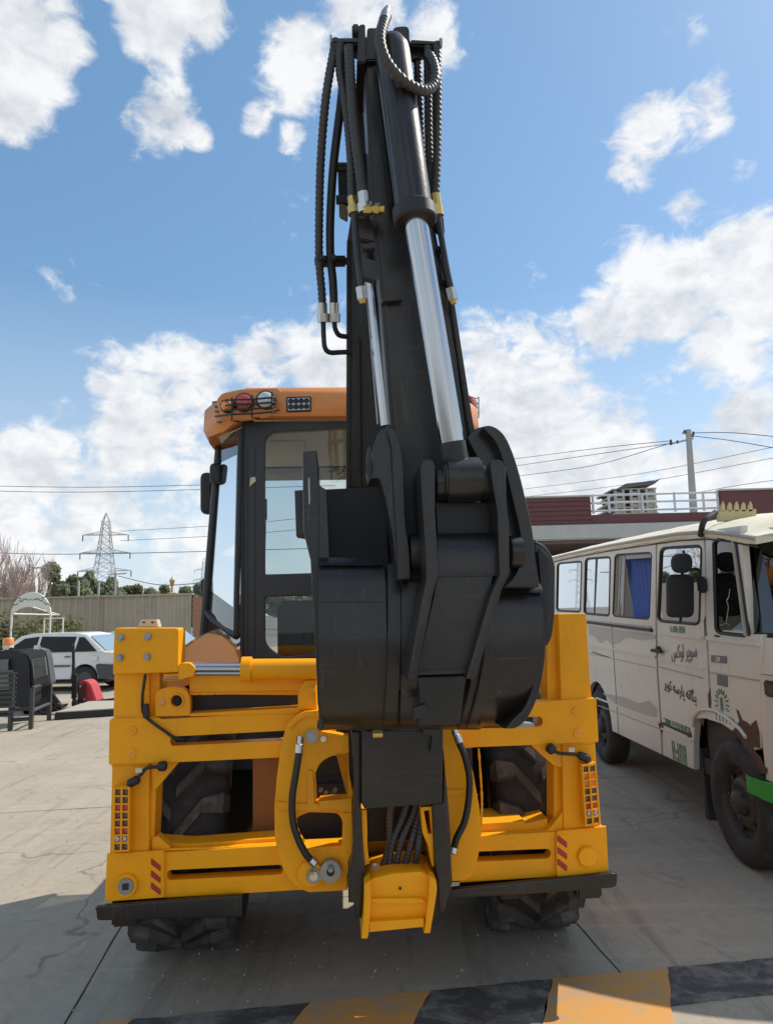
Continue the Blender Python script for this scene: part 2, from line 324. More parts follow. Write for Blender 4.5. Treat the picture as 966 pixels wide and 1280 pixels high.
class MB:
    def __init__(s): s.v = []; s.f = []
    def box(s, c, sz, R=None):
        c = Vector(c); n = len(s.v)
        for x in (-.5, .5):
            for y in (-.5, .5):
                for z in (-.5, .5):
                    p = Vector((x * sz[0], y * sz[1], z * sz[2]))
                    s.v.append(c + (R @ p if R else p))
        for f in ((0, 1, 3, 2), (4, 6, 7, 5), (0, 4, 5, 1), (2, 3, 7, 6), (0, 2, 6, 4), (1, 5, 7, 3)): s.f.append([n + i for i in f])
        return s
    def tube(s, pts, r, seg=10, cap=True):
        n0 = len(s.v); m = len(pts); pts = [Vector(p) for p in pts]; u = None
        for i, p in enumerate(pts):
            d = pts[min(i + 1, m - 1)] - pts[max(i - 1, 0)]
            if d.length < 1e-7: d = Vector((0, 0, 1))
            d.normalize()
            if u is None: u, _ = frame_of(d)
            else:
                u = (u - d * u.dot(d)); u = u.normalized() if u.length > 1e-6 else frame_of(d)[0]
            w = d.cross(u); rr = r[i] if isinstance(r, (list, tuple)) else r
            for k in range(seg):
                a = 2 * PI * k / seg; s.v.append(p + u * (math.cos(a) * rr) + w * (math.sin(a) * rr))
        for i in range(m - 1):
            for k in range(seg):
                a = n0 + i * seg + k; b = n0 + i * seg + (k + 1) % seg
                s.f.append([a, b, b + seg, a + seg])
        if cap:
            s.f.append([n0 + k for k in range(seg)][::-1]); s.f.append([n0 + (m - 1) * seg + k for k in range(seg)])
        return s
    def cyl(s, p, q, r, r2=None, seg=16): return s.tube([p, q], [r, r if r2 is None else r2], seg)
    def prism(s, loop, vec):
        n = len(s.v); m = len(loop); vec = Vector(vec)
        for p in loop: s.v.append(Vector(p))
        for p in loop: s.v.append(Vector(p) + vec)
        s.f.append([n + i for i in range(m)]); s.f.append([n + m + i for i in range(m)][::-1])
        for i in range(m):
            j = (i + 1) % m; s.f.append([n + j, n + i, n + m + i, n + m + j])
        return s
    def loft(s, rings, cap=True, close=True):
        n = len(s.v); m = len(rings[0])
        for r in rings:
            for p in r: s.v.append(Vector(p))
        for i in range(len(rings) - 1):
            for k in range(m if close else m - 1):
                a = n + i * m + k; b = n + i * m + (k + 1) % m; s.f.append([a, b, b + m, a + m])
        if cap:
            s.f.append([n + k for k in range(m)][::-1]); s.f.append([n + (len(rings) - 1) * m + k for k in range(m)])
        return s
    def build(s, name, material, parent=None, bevel=0, angle=38, seg=2, **props):
        me = bpy.data.meshes.new(name); me.from_pydata([tuple(v) for v in s.v], [], s.f)
        bm = bmesh.new(); bm.from_mesh(me); bmesh.ops.recalc_face_normals(bm, faces=bm.faces)
        if bevel:
            es = [e for e in bm.edges if len(e.link_faces) == 2 and e.calc_face_angle(0) > .5]
            try: bmesh.ops.bevel(bm, geom=es, offset=bevel, segments=seg, affect='EDGES', clamp_overlap=True)
            except Exception: pass
        bm.to_mesh(me); bm.free(); finish(me, angle)
        return link(name, me, material, parent, wn=bool(bevel), **props)
def fillet(pts, n=5):
    out = []; m = len(pts)
    for i, p in enumerate(pts):
        if len(p) < 3 or p[2] <= 0: out.append((p[0], p[1])); continue
        a = Vector(pts[i - 1][:2]); b = Vector(p[:2]); c = Vector(pts[(i + 1) % m][:2])
        da = (a - b); dc = (c - b); r = min(p[2], da.length * .49, dc.length * .49)
        if r < 1e-6: out.append((p[0], p[1])); continue
        s0 = b + da.normalized() * r; s1 = b + dc.normalized() * r
        for k in range(n + 1):
            t = k / n; q = s0 * (1 - t) ** 2 + b * 2 * t * (1 - t) + s1 * t * t; out.append((q.x, q.y))
    return out
def circ(cx, cy, r, n=20, ry=None): return [(cx + math.cos(2 * PI * k / n) * r, cy + math.sin(2 * PI * k / n) * (ry or r)) for k in range(n)]
def curve_plate(name, loops, th, bevel, xf, material, parent=None, **props):
    """loops: 2D outlines (first outer, others holes); xf maps (u, v, w) to 3D, w in 0..th"""
    cu = bpy.data.curves.new(name, 'CURVE'); cu.dimensions = '2D'; cu.fill_mode = 'BOTH'
    bevel = min(bevel, th * .4)
    cu.extrude = th / 2 - bevel; cu.bevel_depth = bevel; cu.bevel_resolution = 1; cu.offset = -bevel
    for lp in loops:
        sp = cu.splines.new('POLY'); sp.points.add(len(lp) - 1)
        for i, p in enumerate(lp): sp.points[i].co = (p[0], p[1], 0, 1)
        sp.use_cyclic_u = True
    o = bpy.data.objects.new(name, cu)
    me = bpy.data.meshes.new_from_object(o); bpy.data.objects.remove(o); bpy.data.curves.remove(cu); me.name = name
    for v in me.vertices: v.co = xf(v.co.x, v.co.y, v.co.z + th / 2)
    bm = bmesh.new(); bm.from_mesh(me); bmesh.ops.remove_doubles(bm, verts=bm.verts, dist=1e-5); bmesh.ops.recalc_face_normals(bm, faces=bm.faces); bm.to_mesh(me); bm.free()
    finish(me, 30)
    return link(name, me, material, parent, wn=True, **props)
def plate(name, pts, d, th, material, parent, holes=(), bevel=.003, **props):
    """outline in photo pixels on the machine plane y=d; front face at d, body towards d+th"""
    def cv(lp):
        q = []
        for p in fillet(lp): v = M(p[0], p[1], d); q.append((v.x, v.z))
        return q
    return curve_plate(name, [cv(pts)] + [cv(h) for h in holes], th, bevel, lambda u, v, w: Vector((u, d + w, v)), material, parent, **props)
def slab3(name, pts, th, material, parent, bevel=.004, **props):
    """outline with its own depth at each corner (px, py, d), thickness th away from the lens"""
    lp = [M(*p) for p in pts]; return MB().prism(lp, (0, th, 0)).build(name, material, parent, bevel=bevel, **props)
def spline(pts, n=8):
    pts = [Vector(p) for p in pts]
    if len(pts) < 3: return pts
    P = [pts[0] * 2 - pts[1]] + pts + [pts[-1] * 2 - pts[-2]]; out = []
    for i in range(1, len(P) - 2):
        a, b, c, d = P[i - 1:i + 3]
        for k in range(n):
            t = k / n
            out.append(.5 * ((2 * b) + (c - a) * t + (2 * a - 5 * b + 4 * c - d) * t * t + (3 * b - a - 3 * c + d) * t ** 3))
    out.append(pts[-1]); return out
def hose(name, pts, r, material, parent, wrap=0, seg=10, n=8, **props):
    """pts (px,py,d); wrap = pitch in metres of a spiral guard around the hose"""
    sp = spline([M(*p) for p in pts], n)
    if wrap:
        ln = [0]
        for a, b in zip(sp, sp[1:]): ln.append(ln[-1] + (b - a).length)
        T = ln[-1]; step = wrap / 4; q = []; rr = []; j = 0; t = 0; k = 0
        prof = (1.0, 1.0, .88, .88)
        while t < T:
            while j < len(ln) - 2 and ln[j + 1] < t: j += 1
            f = (t - ln[j]) / max(1e-6, ln[j + 1] - ln[j]); q.append(sp[j].lerp(sp[j + 1], f)); rr.append(r * prof[k % 4]); t += step; k += 1
        return MB().tube(q, rr, seg).build(name, material, parent, angle=50, **props)
    return MB().tube(sp, r, seg).build(name, material, parent, angle=60, **props)
def text_mesh(name, body, size, xf, material, parent, depth=.001, **props):
    c = bpy.data.curves.new(name, 'FONT'); c.body = body; c.size = size; c.align_x = 'CENTER'; c.align_y = 'CENTER'; c.extrude = depth
    o = bpy.data.objects.new(name, c); COL.objects.link(o); bpy.context.view_layer.update()
    me = bpy.data.meshes.new_from_object(o.evaluated_get(bpy.context.evaluated_depsgraph_get())); bpy.data.objects.remove(o)
    for v in me.vertices: v.co = xf(v.co.x, v.co.y, v.co.z)
    return link(name, me, material, parent, **props)
# ================================================================== THE BACKHOE LOADER
BH = thing('backhoe_loader', 'big yellow backhoe loader seen from behind with its black digging arm folded upright', 'backhoe loader', MO, MY)
Z5 = zc(110, 760, 902 / 310); Z6 = zc(340, 880, 3.45); Z7 = zc(540, 760, 762 / 250); Z3 = zc(240, 470, 761 / 220); Z1 = zc(380, 0, 4); Z2 = zc(380, 300, 4)
Z4 = zc(360, 520, 966 / 360); Z8 = zc(500, 520, 966 / 220); ZT = zc(400, 0, 966 / 170); ZB = zc(370, 540, 966 / 190)
def P_(z, *pts): return [z(*p) for p in pts]
def bolt(px, py, d, r, parent, material='steel_dull', name='bolt'):
    c = M(px, py, d)
    b = MB().cyl(c + Vector((0, -.004, 0)), c + Vector((0, .004, 0)), r * 1.35, seg=18)
    b.tube([c + Vector((0, -.014, 0)), c + Vector((0, -.004, 0))], r, 6)
    return b.build(name, material, parent, angle=30)
mat('steel_rim2', (.16, .15, .14), .4, metal=.8)
def weld(pts, r=.006):
    sp = spline([M(*p) for p in pts], 10); q = []; rr = []; rn = random.Random(len(pts) * 7 + int(pts[0][0]))
    for a, b in zip(sp, sp[1:]):
        n_ = max(1, int((b - a).length / .007))
        for k in range(n_): q.append(a.lerp(b, k / n_)); rr.append(r * rn.uniform(.7, 1.15))
    MB().tube(q, rr, 6).build('weld_bead', 'yellow', BH, angle=70)
for w_ in ([(206, 1063, -.004), (206, 1122, -.004)], [(695, 1040, -.004), (695, 1096, -.004)], [(139, 1067, .0), (187, 1064.5, .0)], [(140, 957, .0), (188, 955, .0)], [(144, 898, 0), (198, 897, 0)], [(703, 876, 0), (738, 873.5, 0)],
           [(702, 931, 0), (743, 928.5, 0)], [(706, 1037.5, 0), (749, 1034.5, 0)], [(352, 950, -.02), (347, 1000, -.04), (350, 1058, -.02)], [(598, 936, -.02), (602, 1000, -.02), (600, 1046, -.02)], [(200, 1062, .012), (345, 1057.5, .012)], [(606, 1045, .012), (692, 1040, .012)], [(238, 867.5, .015), (372, 865.5, .015)]): weld(w_)
# ---- rear frame
frame = plate('rear_frame', [(135, 1070), (345, 1057), (600, 1045), (690, 1040), (756, 1035), (760, 1092, 4), (565, 1104), (370, 1113), (132, 1127, 4)], 0, .075, 'yellow', BH,
              holes=[[(209, 1088, 6), (354, 1081, 6), (354, 1093, 6), (209, 1100.5, 6)], [(592, 1065, 6), (688, 1061, 6), (688, 1073, 6), (592, 1077.5, 6)]])
plate('frame_end_plate', [(134, 1067.5), (205, 1063), (205, 1122), (131, 1127.5)], -.018, .016, 'yellow', frame)
plate('frame_end_plate', [(696, 1039), (757.5, 1033), (760.5, 1092), (696, 1096)], -.018, .016, 'yellow', frame)
band_l = plate('upper_rail', [(137, 899, 3), (199, 897), (202, 899), (300, 893), (399, 886), (420, 886), (420, 940), (350, 947), (189, 954.5), (136, 956, 2)], -.012, .085, 'yellow', BH,
               holes=[[(213, 921, 6), (366, 913, 4), (366, 925, 4), (213, 932.5, 6)]])
plate('upper_rail', [(545, 884), (676, 877), (745, 872.5, 3), (748, 928, 3), (586, 934.5), (556, 937), (545, 937)], -.012, .085, 'yellow', BH, holes=[[(592, 898, 5), (678, 896, 6), (678, 908, 6), (592, 911, 5)]])
pl = plate('leg_housing', [(143, 836), (187, 836), (187, 900), (187, 1068), (137, 1070), (140, 950)], .004, .16, 'yellow', BH, bevel=.01)
plate('leg_housing', [(187, 838), (200, 838), (200, 900), (187, 900)], .03, .15, 'yellow', BH)
plate('housing_side_strip', [(187, 956), (197, 953), (192, 1062), (187, 1066)], .03, .13, 'yellow', BH)
plr = plate('leg_housing', [(697, 767, 2), (732.5, 766.5, 3), (739.5, 876), (744, 929), (750, 1036), (704, 1040), (701, 880)], .004, .17, 'yellow', BH, bevel=.008)
plate('housing_side_strip', [(683, 769), (697, 767), (702, 880), (700, 930), (705, 1038), (692, 1040), (692, 930), (684, 880)], .05, .12, 'yellow', BH)
capb = plate('leg_cap_plate', [(143, 785, 4), (223.5, 785, 4), (223, 840.5, 2), (141, 843, 2)], -.06, .15, 'yellow', BH, bevel=.006)
for q in ((151, 797), (185, 795.5), (150, 822), (184, 821)): bolt(q[0], q[1], -.064, .0125, capb)
br = plate('mounting_bracket', [(172, 783.5), (176, 775, 1), (196, 774.5, 1), (198.5, 783.5)], -.02, .06, 'cream_bracket', BH, holes=[[(178, 777, 1), (182, 777, 1), (182, 779, 1), (178, 779, 1)], [(189, 777, 1), (193, 777, 1), (193, 779, 1), (189, 779, 1)]], bevel=.002)
for q in ((165.6, 913), (165, 941), (719.6, 889), (721.5, 916.5)):
    c = M(q[0], q[1], -.014); MB().cyl(c + Vector((0, -.005, 0)), c + Vector((0, .01, 0)), .019, seg=20).build('weld_plug', 'yellow', BH)
    MB().cyl(c + Vector((0, -.0055, 0)), c + Vector((0, .0, 0)), .009, seg=16).build('plug_hole', 'fender_orange', BH)
# gussets in the openings
plate('gusset', P_(Z5, (232, 560), (335, 556), (252, 655), (236, 668)), .015, .06, 'yellow', BH)
plate('gusset', P_(Z5, (236, 835), (256, 830), (300, 868), (300, 892), (232, 895)), .015, .06, 'yellow', BH)
plate('gusset', P_(Z7, (375, 522), (500, 515), (497, 610), (462, 600)), .015, .06, 'yellow', BH)
plate('gusset', P_(Z7, (497, 775), (510, 850), (420, 858), (452, 835)), .015, .06, 'yellow', BH)
plate('sill_plate', P_(Z5, (255, 850), (370, 858), (690, 835), (690, 872), (255, 895)), .06, .12, 'yellow', BH)
plate('sill_plate', P_(Z7, (180, 822), (352, 812), (352, 822), (440, 802), (440, 852), (180, 872)), .06, .25, 'yellow', BH)
# inner chassis behind the opening, black fender skirts
plate('chassis_plate', [(316, 948), (352, 946), (352, 1052), (300, 1056), (316, 1035)], .25, .9, 'chassis_shaded', BH)
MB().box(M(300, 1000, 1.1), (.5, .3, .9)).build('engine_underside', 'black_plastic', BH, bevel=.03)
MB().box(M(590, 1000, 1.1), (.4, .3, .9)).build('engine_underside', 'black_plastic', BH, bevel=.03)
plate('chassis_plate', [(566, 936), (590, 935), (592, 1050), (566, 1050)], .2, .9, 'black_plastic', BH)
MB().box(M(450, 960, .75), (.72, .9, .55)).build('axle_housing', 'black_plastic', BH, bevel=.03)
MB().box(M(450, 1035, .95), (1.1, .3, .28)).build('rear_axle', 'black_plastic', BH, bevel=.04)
MB().box(M(450, 1000, .2) + Vector((0, .1, 0)), (.55, .12, .7)).build('chassis_crossmember', 'black_plastic', BH, bevel=.02)  # crossmember coloured black to stand in for the shade behind the carriage
# ---- upper beam and slew ram
plate('ram_beam', [(237, 845), (397, 840), (397, 866), (371, 869), (237, 868)], .02, .06, 'yellow', BH)
plate('recess_panel', [(236, 866), (374, 864), (374, 890), (236, 894)], .09, .03, 'black_plastic', BH)
plate('lower_lip', Z5(372, 386) and P_(Z5, (372, 384), (760, 362), (836, 362), (836, 380), (372, 395)), -.02, .1, 'yellow', BH)
ear = plate('pin_ear', P_(Z5, (245, 300, 10), (300, 285, 14), (355, 290, 20), (372, 330), (372, 392), (245, 395)), -.012, .05, 'yellow', BH, holes=[circ(*Z5(322, 338), 7.4)])
plate('ear_bush', circ(*Z5(268, 341), 4.5), -.02, .03, 'fender_orange', ear)
MB().cyl(M(*Z5(322, 338), .03), M(*Z5(322, 338), .05), .034, seg=20).build('bush_shadow_cup', 'black_plastic', ear)
plate('ear_ring', circ(*Z5(322, 338), 9.5), -.02, .02, 'yellow', ear, holes=[circ(*Z5(322, 338), 7.2)])
ramL = M(242, 836.5, -.03); ramR = M(400, 836, -.03)
rb = MB().cyl(M(303, 836.8, -.03), ramR, .048, seg=28).build('slew_ram_barrel', 'yellow', BH, angle=50)
MB().cyl(M(302, 836.8, -.03), M(315, 836.6, -.03), .058, seg=28).build('gland_collar', 'yellow', rb, bevel=.003)
for zz in (-5, 0, 5): MB().cyl(M(241, 836.5 + zz, -.04 + abs(zz) * .003), M(303, 836.5 + zz, -.04 + abs(zz) * .003), .0115, seg=16).build('rod_highlight_bar', 'chrome', rb, angle=60)  # single ram rod split into thin bars to imitate its lobed highlight
plate('ram_clevis', P_(Z5, (328, 200, 6), (372, 200, 6), (388, 215), (386, 248), (330, 262)), -.06, .09, 'yellow', BH)
plate('ram_clevis', P_(Z5, (275, 240), (345, 236), (350, 262), (275, 268)), -.04, .07, 'yellow', BH)
kn = plate('ram_knuckle', P_(Z5, (762, 300, 14), (790, 262, 20), (828, 262), (834, 372), (764, 372)), -.05, .09, 'yellow', BH, bevel=.01)
plate('knuckle_boss', circ(*Z5(806, 303), 6), -.058, .02, 'yellow', kn)
MB().tube(spline([M(*Z5(275, 262), -.05), M(*Z5(300, 256), -.06), M(*Z5(350, 258), -.05)]), .006, 8).build('grease_pipe', 'steel_dull', BH)
# cables
hose('black_cable', [Z5(210, 240, -.03), Z5(203, 285, -.03), Z5(199, 330, -.03), Z5(203, 385, -.02), Z5(240, 420, -.03), Z5(280, 448, -.03), Z5(312, 470, -.02), Z5(350, 478, 0)], .007, 'hose', BH, seg=8)
plate('cable_connector', P_(Z5, (200, 350, 2), (218, 350, 2), (220, 400, 2), (200, 402, 2)), -.045, .03, 'black_plastic', BH, bevel=.004)
def harness(pts, blobs, clip):
    hn = hose('light_harness', pts, .008, 'hose', BH, seg=8)
    for a, b, r in blobs: MB().tube([M(*a), M(*a).lerp(M(*b), .2), M(*a).lerp(M(*b), .8), M(*b)], [r * .7, r, r, r * .6], 10).build('harness_plug', 'black_plastic', hn, angle=60)
    MB().box(M(*clip), (.03, .01, .02)).build('cable_clip', 'zinc', hn, bevel=.002)
harness([Z5(272, 575, -.03), Z5(245, 578, -.03), Z5(215, 582, -.035), Z5(192, 606, -.035), Z5(165, 628, -.03), Z5(148, 640, -.02), Z5(143, 650, 0)],
        [(Z5(255, 576, -.035), Z5(288, 574, -.035), .022), (Z5(146, 642, -.035), Z5(188, 620, -.035), .02)], Z5(186, 590, -.04))
harness([Z7(452, 535, -.03), Z7(480, 552, -.03), Z7(520, 556, -.035), Z7(560, 560, -.035), Z7(590, 575, -.03), Z7(606, 590, -.01)],
        [(Z7(440, 525, -.035), Z7(464, 548, -.035), .024), (Z7(555, 558, -.035), Z7(600, 578, -.035), .02)], Z7(530, 540, -.04))
# ---- tail lights with their yellow guards
def tail(c0, c1, c2, c3):     # TL TR BR BL in px
    tl = plate('tail_light', [c0, c1, c2, c3], -.05, .05, 'yellow', BH, bevel=.003)
    def pt(u, v):
        a = (c0[0] + (c1[0] - c0[0]) * u, c0[1] + (c1[1] - c0[1]) * u); b = (c3[0] + (c2[0] - c3[0]) * u, c3[1] + (c2[1] - c3[1]) * u)
        return (a[0] + (b[0] - a[0]) * v, a[1] + (b[1] - a[1]) * v)
    cols = ['dark_lens', 'amber_lens', 'amber_lens', 'dark_lens', 'dark_lens', 'red_lens', 'clear_lens', 'dark_lens'] if c0[0] > 400 else ['dark_lens', 'dark_lens', 'red_lens', 'dark_lens', 'dark_lens', 'red_lens', 'clear_lens', 'dark_lens']
    for i in range(8):
        for j in range(2):
            u0, u1 = (.09, .47) if j == 0 else (.53, .91); v0, v1 = .035 + i * .118, .035 + i * .118 + .1
            plate('lens', [pt(u0, v0), pt(u1, v0), pt(u1, v1), pt(u0, v1)], -.056, .008, cols[i], tl, bevel=.002)
    bars = MB()
    for i in range(9):
        v = .028 + i * .1185; bars.tube([M(*pt(0, v), -.066), M(*pt(1, v), -.066)], .0042, 6)
    for u in (.03, .5, .97): bars.tube([M(*pt(u, 0.01), -.068), M(*pt(u, .99), -.068)], .0048, 6)
    for u in (.03, .97):
        for v in (.02, .98): bars.tube([M(*pt(u, v), -.068), M(*pt(u, v), -.04)], .005, 6)
    bars.build('lamp_guard', 'yellow', tl)
    for j, u in enumerate((.28, .72)):
        c = M(*pt(u, .035 + 6 * .118 + .05), -.058); MB().cyl(c, c + Vector((0, -.004, 0)), .012, .009, seg=12).build('bulb_reflector', 'chrome', tl)
tail((142.8, 983), (162.5, 983), (161.5, 1065), (141.5, 1066)); tail((726.5, 955), (744, 953.5), (750, 1031), (731.5, 1033.5))
# hazard decals
for (x0, y0, x1, y1, w) in ((188, 1073, 201, 1117, 13), (695.5, 1044, 708.5, 1087, 13)):
    base = plate('hazard_decal', [(x0, y0), (x1, y0 - 1), (x1 + .5, y1), (x0, y1 + 1)], -.0205, .002, 'amber_lens' if 0 else 'yellow', BH, bevel=.0005)
    for k in range(3):
        yy = y0 + 1 + k * (y1 - y0) * .34
        plate('hazard_stripe', [(x0 + .8, yy), (x0 + 2, yy - 1), (x1, yy + 8), (x1, yy + 14), (x1 - 1, yy + 15), (x0 + .8, yy + 6.5)], -.0225, .002, 'red_decal', base, bevel=.0004)
c = M(*Z5(143, 1006), -.02)
f1 = MB().cyl(c + Vector((0, 0, 0)), c + Vector((0, -.018, 0)), .05, .046, seg=32).build('socket_flange', 'yellow', BH)
MB().cyl(c + Vector((0, -.012, 0)), c + Vector((0, -.024, 0)), .037, .034, seg=32).build('socket_cover', 'steel_dull', f1)
MB().box(c + Vector((0, -.024, 0)), (.026, .008, .026)).build('socket_hole', 'black_plastic', f1)
c = M(*Z7(588, 945), -.02)
MB().loft([[c + Vector((math.cos(a * PI / 16) * r, -y, math.sin(a * PI / 16) * r)) for a in range(32)] for r, y in ((.045, 0), (.045, .012), (.041, .018), (.02, .02))]).build('round_boss', 'yellow', BH)
# ---- stabiliser pads
def pad(top, front):
    p = plate('stabiliser_pad', front, -.05, .03, 'black_paint', BH, bevel=.008)
    pts = [M(*q) for q in top]; MB().prism(pts, (0, 0, -.02)).build('pad_plate', 'black_paint', p, bevel=.004)
pad([(119.5, 1133, -.03), (302, 1119, -.03), (302, 1108, .35), (140, 1118, .35)], [(119.5, 1133, 3), (302, 1119), (302, 1147), (121, 1151.5, 5)])
pad([(565, 1112, -.03), (771, 1091, -.03), (752, 1082, .35), (565, 1098, .35)], [(565, 1112), (766, 1091, 6), (771.5, 1093, 3), (771.5, 1110, 8), (665, 1118), (565, 1124)])
MB().box(M(160, 1125, .1) + Vector((0, .02, 0)), (.12, .12, .2)).build('stabiliser_leg', 'black_paint', BH, bevel=.01)
MB().box(M(732, 1092, .1) + Vector((0, .02, 0)), (.12, .12, .2)).build('stabiliser_leg', 'black_paint', BH, bevel=.01)
# ---- tyres
def tyre(cx, cy, R, wd, parent, name='rear_wheel', lugs=21, cz=None):
    cz = R - .02 if cz is None else cz; C = Vector((cx, cy, cz)); prof = [(-.5, .62), (-.53, .80), (-.5, .92), (-.40, .965), (0, .985), (.40, .965), (.5, .92), (.53, .80), (.5, .62)]
    def pt(u, rr, a): 
        q = Vector((cx + u * wd, cy - math.sin(a) * rr * R, cz - math.cos(a) * rr * R)); q.z = max(q.z, .004); return q
    rings = [[pt(u, rr, 2 * PI * k / 64) for u, rr in prof] for k in range(64)]
    b = MB(); b.loft(rings + [rings[0]], cap=False, close=False)
    t = b.build(name, 'rubber', parent, angle=60)
    lg = MB()
    for k in range(lugs):
        for s in (-1, 1):
            a0 = 2 * PI * (k + (.5 if s > 0 else 0)) / lugs
            for (u0, u1, da0, da1) in ((.02, .30, -.02, .19), (.30, .52, .19, .20)):
                h0, h1 = .955, 1.035
                w0, w1 = (.040, .046) if u0 < .1 else (.046, .068)
                q = []
                for hh in (h0, h1):
                    sh = 1.25 if hh == h0 else 1
                    q += [pt(s * u0, hh, a0 + da0 - w0 * sh), pt(s * u1, hh - (.012 if u1 > .4 else 0), a0 + da1 - w1 * sh), pt(s * u1, hh - (.012 if u1 > .4 else 0), a0 + da1 + w1 * sh), pt(s * u0, hh, a0 + da0 + w0 * sh)]
                n = len(lg.v); lg.v += q
                for f in ((3, 2, 1, 0), (4, 5, 6, 7), (0, 1, 5, 4), (1, 2, 6, 5), (2, 3, 7, 6), (3, 0, 4, 7)): lg.f.append([n + i for i in f])
                if u0 > .1:      # shoulder block running down the side
                    q = []
                    for (uu, r1) in ((s * .52, 1.02), (s * .56, .87)):
                        q += [pt(uu, r1, a0 + da1 - w1), pt(uu, r1, a0 + da1 + w1), pt(uu - s * .06, r1 - .05, a0 + da1 + w1), pt(uu - s * .06, r1 - .05, a0 + da1 - w1)]
                    n = len(lg.v); lg.v += q
                    for f in ((3, 2, 1, 0), (4, 5, 6, 7), (0, 1, 5, 4), (1, 2, 6, 5), (2, 3, 7, 6), (3, 0, 4, 7)): lg.f.append([n + i for i in f])
    lg.build('tread_lugs', 'tyre_lug', t, bevel=.012, seg=2, kind='stuff')
    s = MB().tube([C + Vector((-wd * .3, 0, 0)), C + Vector((wd * .3, 0, 0))], R * .62, 32); s.build('wheel_rim', 'yellow', t, bevel=.01)
    return t
tL = M(243, 1150, .75).x; tR = M(652, 1130, .75).x
tyre(tL, .86, .665, .46, BH); tyre(tR, .86, .665, .42, BH)
for sx in (-1, 1): tyre(-.06 + sx * .78, 3.0, .42, .3, BH, 'front_wheel', 16)
# ---- carriage: left and right slide plates, king post
LC = plate('carriage_plate', P_(Z6, (200, 28), (140, 32), (95, 58), (60, 95), (38, 190), (20, 320), (10, 440), (11, 560), (24, 650), (48, 715), (78, 765), (112, 795), (160, 814), (325, 805), (325, 735), (345, 700), (352, 560), (350, 380), (334, 300), (330, 140), (290, 130), (215, 115)),
           -.085, .06, 'yellow', BH, holes=[[Z6(190, 425), Z6(188, 300), Z6(205, 258, 10), Z6(250, 225, 10), Z6(322, 218), Z6(322, 405), Z6(215, 408)], P_(Z6, (100, 500, 8), (125, 480, 8), (165, 468), (285, 472, 8), (305, 505, 6), (302, 612), (150, 622), (112, 560, 10))], bevel=.006)
RC = plate('carriage_plate', P_(Z6, (725, 108), (800, 88), (830, 190), (868, 300), (893, 440), (901, 560), (890, 655), (868, 735), (838, 762), (775, 766), (762, 590), (745, 450), (735, 250)), -.085, .06, 'yellow', BH, bevel=.006)
plate('carriage_rib', P_(Z6, (150, 290, 4), (178, 285, 4), (185, 430), (345, 455), (345, 472), (120, 465), (20, 460), (20, 422), (120, 430), (152, 432)), -.10, .015, 'yellow', LC, bevel=.005)
plate('carriage_rib', P_(Z6, (745, 370), (870, 372), (890, 395), (745, 400)), -.10, .015, 'yellow', RC, bevel=.005)
plate('carriage_rim', P_(Z6, (200, 28), (140, 32), (95, 58), (60, 95), (80, 108), (108, 76), (148, 56), (200, 52)), -.10, .015, 'yellow', LC, bevel=.004)
plate('swivel_boss', circ(*Z6(165, 740), 17), -.115, .035, 'yellow', LC, bevel=.008)
plate('carriage_block', P_(Z6, (140, 622), (310, 612), (318, 700), (150, 700)), -.06, .05, 'fender_orange', LC)
plate('carriage_block', P_(Z6, (205, 420), (345, 408), (345, 470), (205, 450)), -.12, .1, 'yellow', LC)
plate('carriage_cheek', P_(Z6, (312, 470), (345, 470), (348, 700), (325, 735), (318, 690), (304, 590)), -.13, .06, 'yellow', LC)
plate('carriage_cheek', P_(Z6, (215, 118), (330, 138), (332, 210), (300, 190), (280, 150)), -.12, .06, 'yellow', LC)
c = M(*Z6(253, 713), -.1)
wsh = MB().cyl(c, c + Vector((0, -.03, 0)), .048, .046, seg=32).build('clamp_washer', 'steel_dull', LC, bevel=.003)
MB().cyl(c + Vector((0, -.03, 0)), c + Vector((0, -.034, 0)), .018, seg=20).build('washer_hole', 'black_plastic', wsh); bolt(*Z6(253, 713), -.145, .009, wsh)
hx = bolt(*Z6(180, 742), -.12, .024, LC, 'steel_dull', 'hex_fitting'); bolt(*Z6(180, 742), -.136, .014, hx, 'zinc', 'hex_plug'); bolt(*Z6(172, 733), -.14, .007, hx, 'brass', 'hex_plug'); bolt(*Z6(170, 141), -.10, .022, LC, 'steel_dull', 'hex_fitting'); bolt(*Z6(222, 150), -.10, .01, LC, 'zinc')
for q in ((183, 632), (258, 636), (210, 370), (232, 384), (262, 388), (272, 372)): bolt(*Z6(*q), -.06 if q[1] > 500 else .02, .008, LC, 'steel_rim2')
hL = hose('slide_hose', [Z6(122, 140, -.13), Z6(117, 205, -.14), Z6(103, 300, -.15), Z6(88, 400, -.15), Z6(90, 500, -.15), Z6(112, 580, -.15), Z6(148, 650, -.15), Z6(188, 690, -.14)], .0155, 'hose', BH, seg=12)
hR = hose('slide_hose', [Z6(785, 110, -.13), Z6(803, 160, -.14), Z6(832, 230, -.15), Z6(850, 320, -.15), Z6(846, 420, -.15), Z6(828, 510, -.15), Z6(795, 580, -.15), Z6(780, 640, -.13)], .0155, 'hose', BH, seg=12)
for h_, a, b in ((hL, (122, 140), (116, 212)), (hL, (150, 655), (190, 692)), (hR, (783, 105), (808, 168)), (hR, (787, 598), (777, 645))):
    MB().tube([M(*Z6(*a), -.135), M(*Z6(*a), -.135).lerp(M(*Z6(*b), -.15), .45), M(*Z6(*a), -.135).lerp(M(*Z6(*b), -.15), .5), M(*Z6(*b), -.15)], [.013, .013, .019, .019], 12).build('hose_ferrule', 'zinc', h_, angle=30)
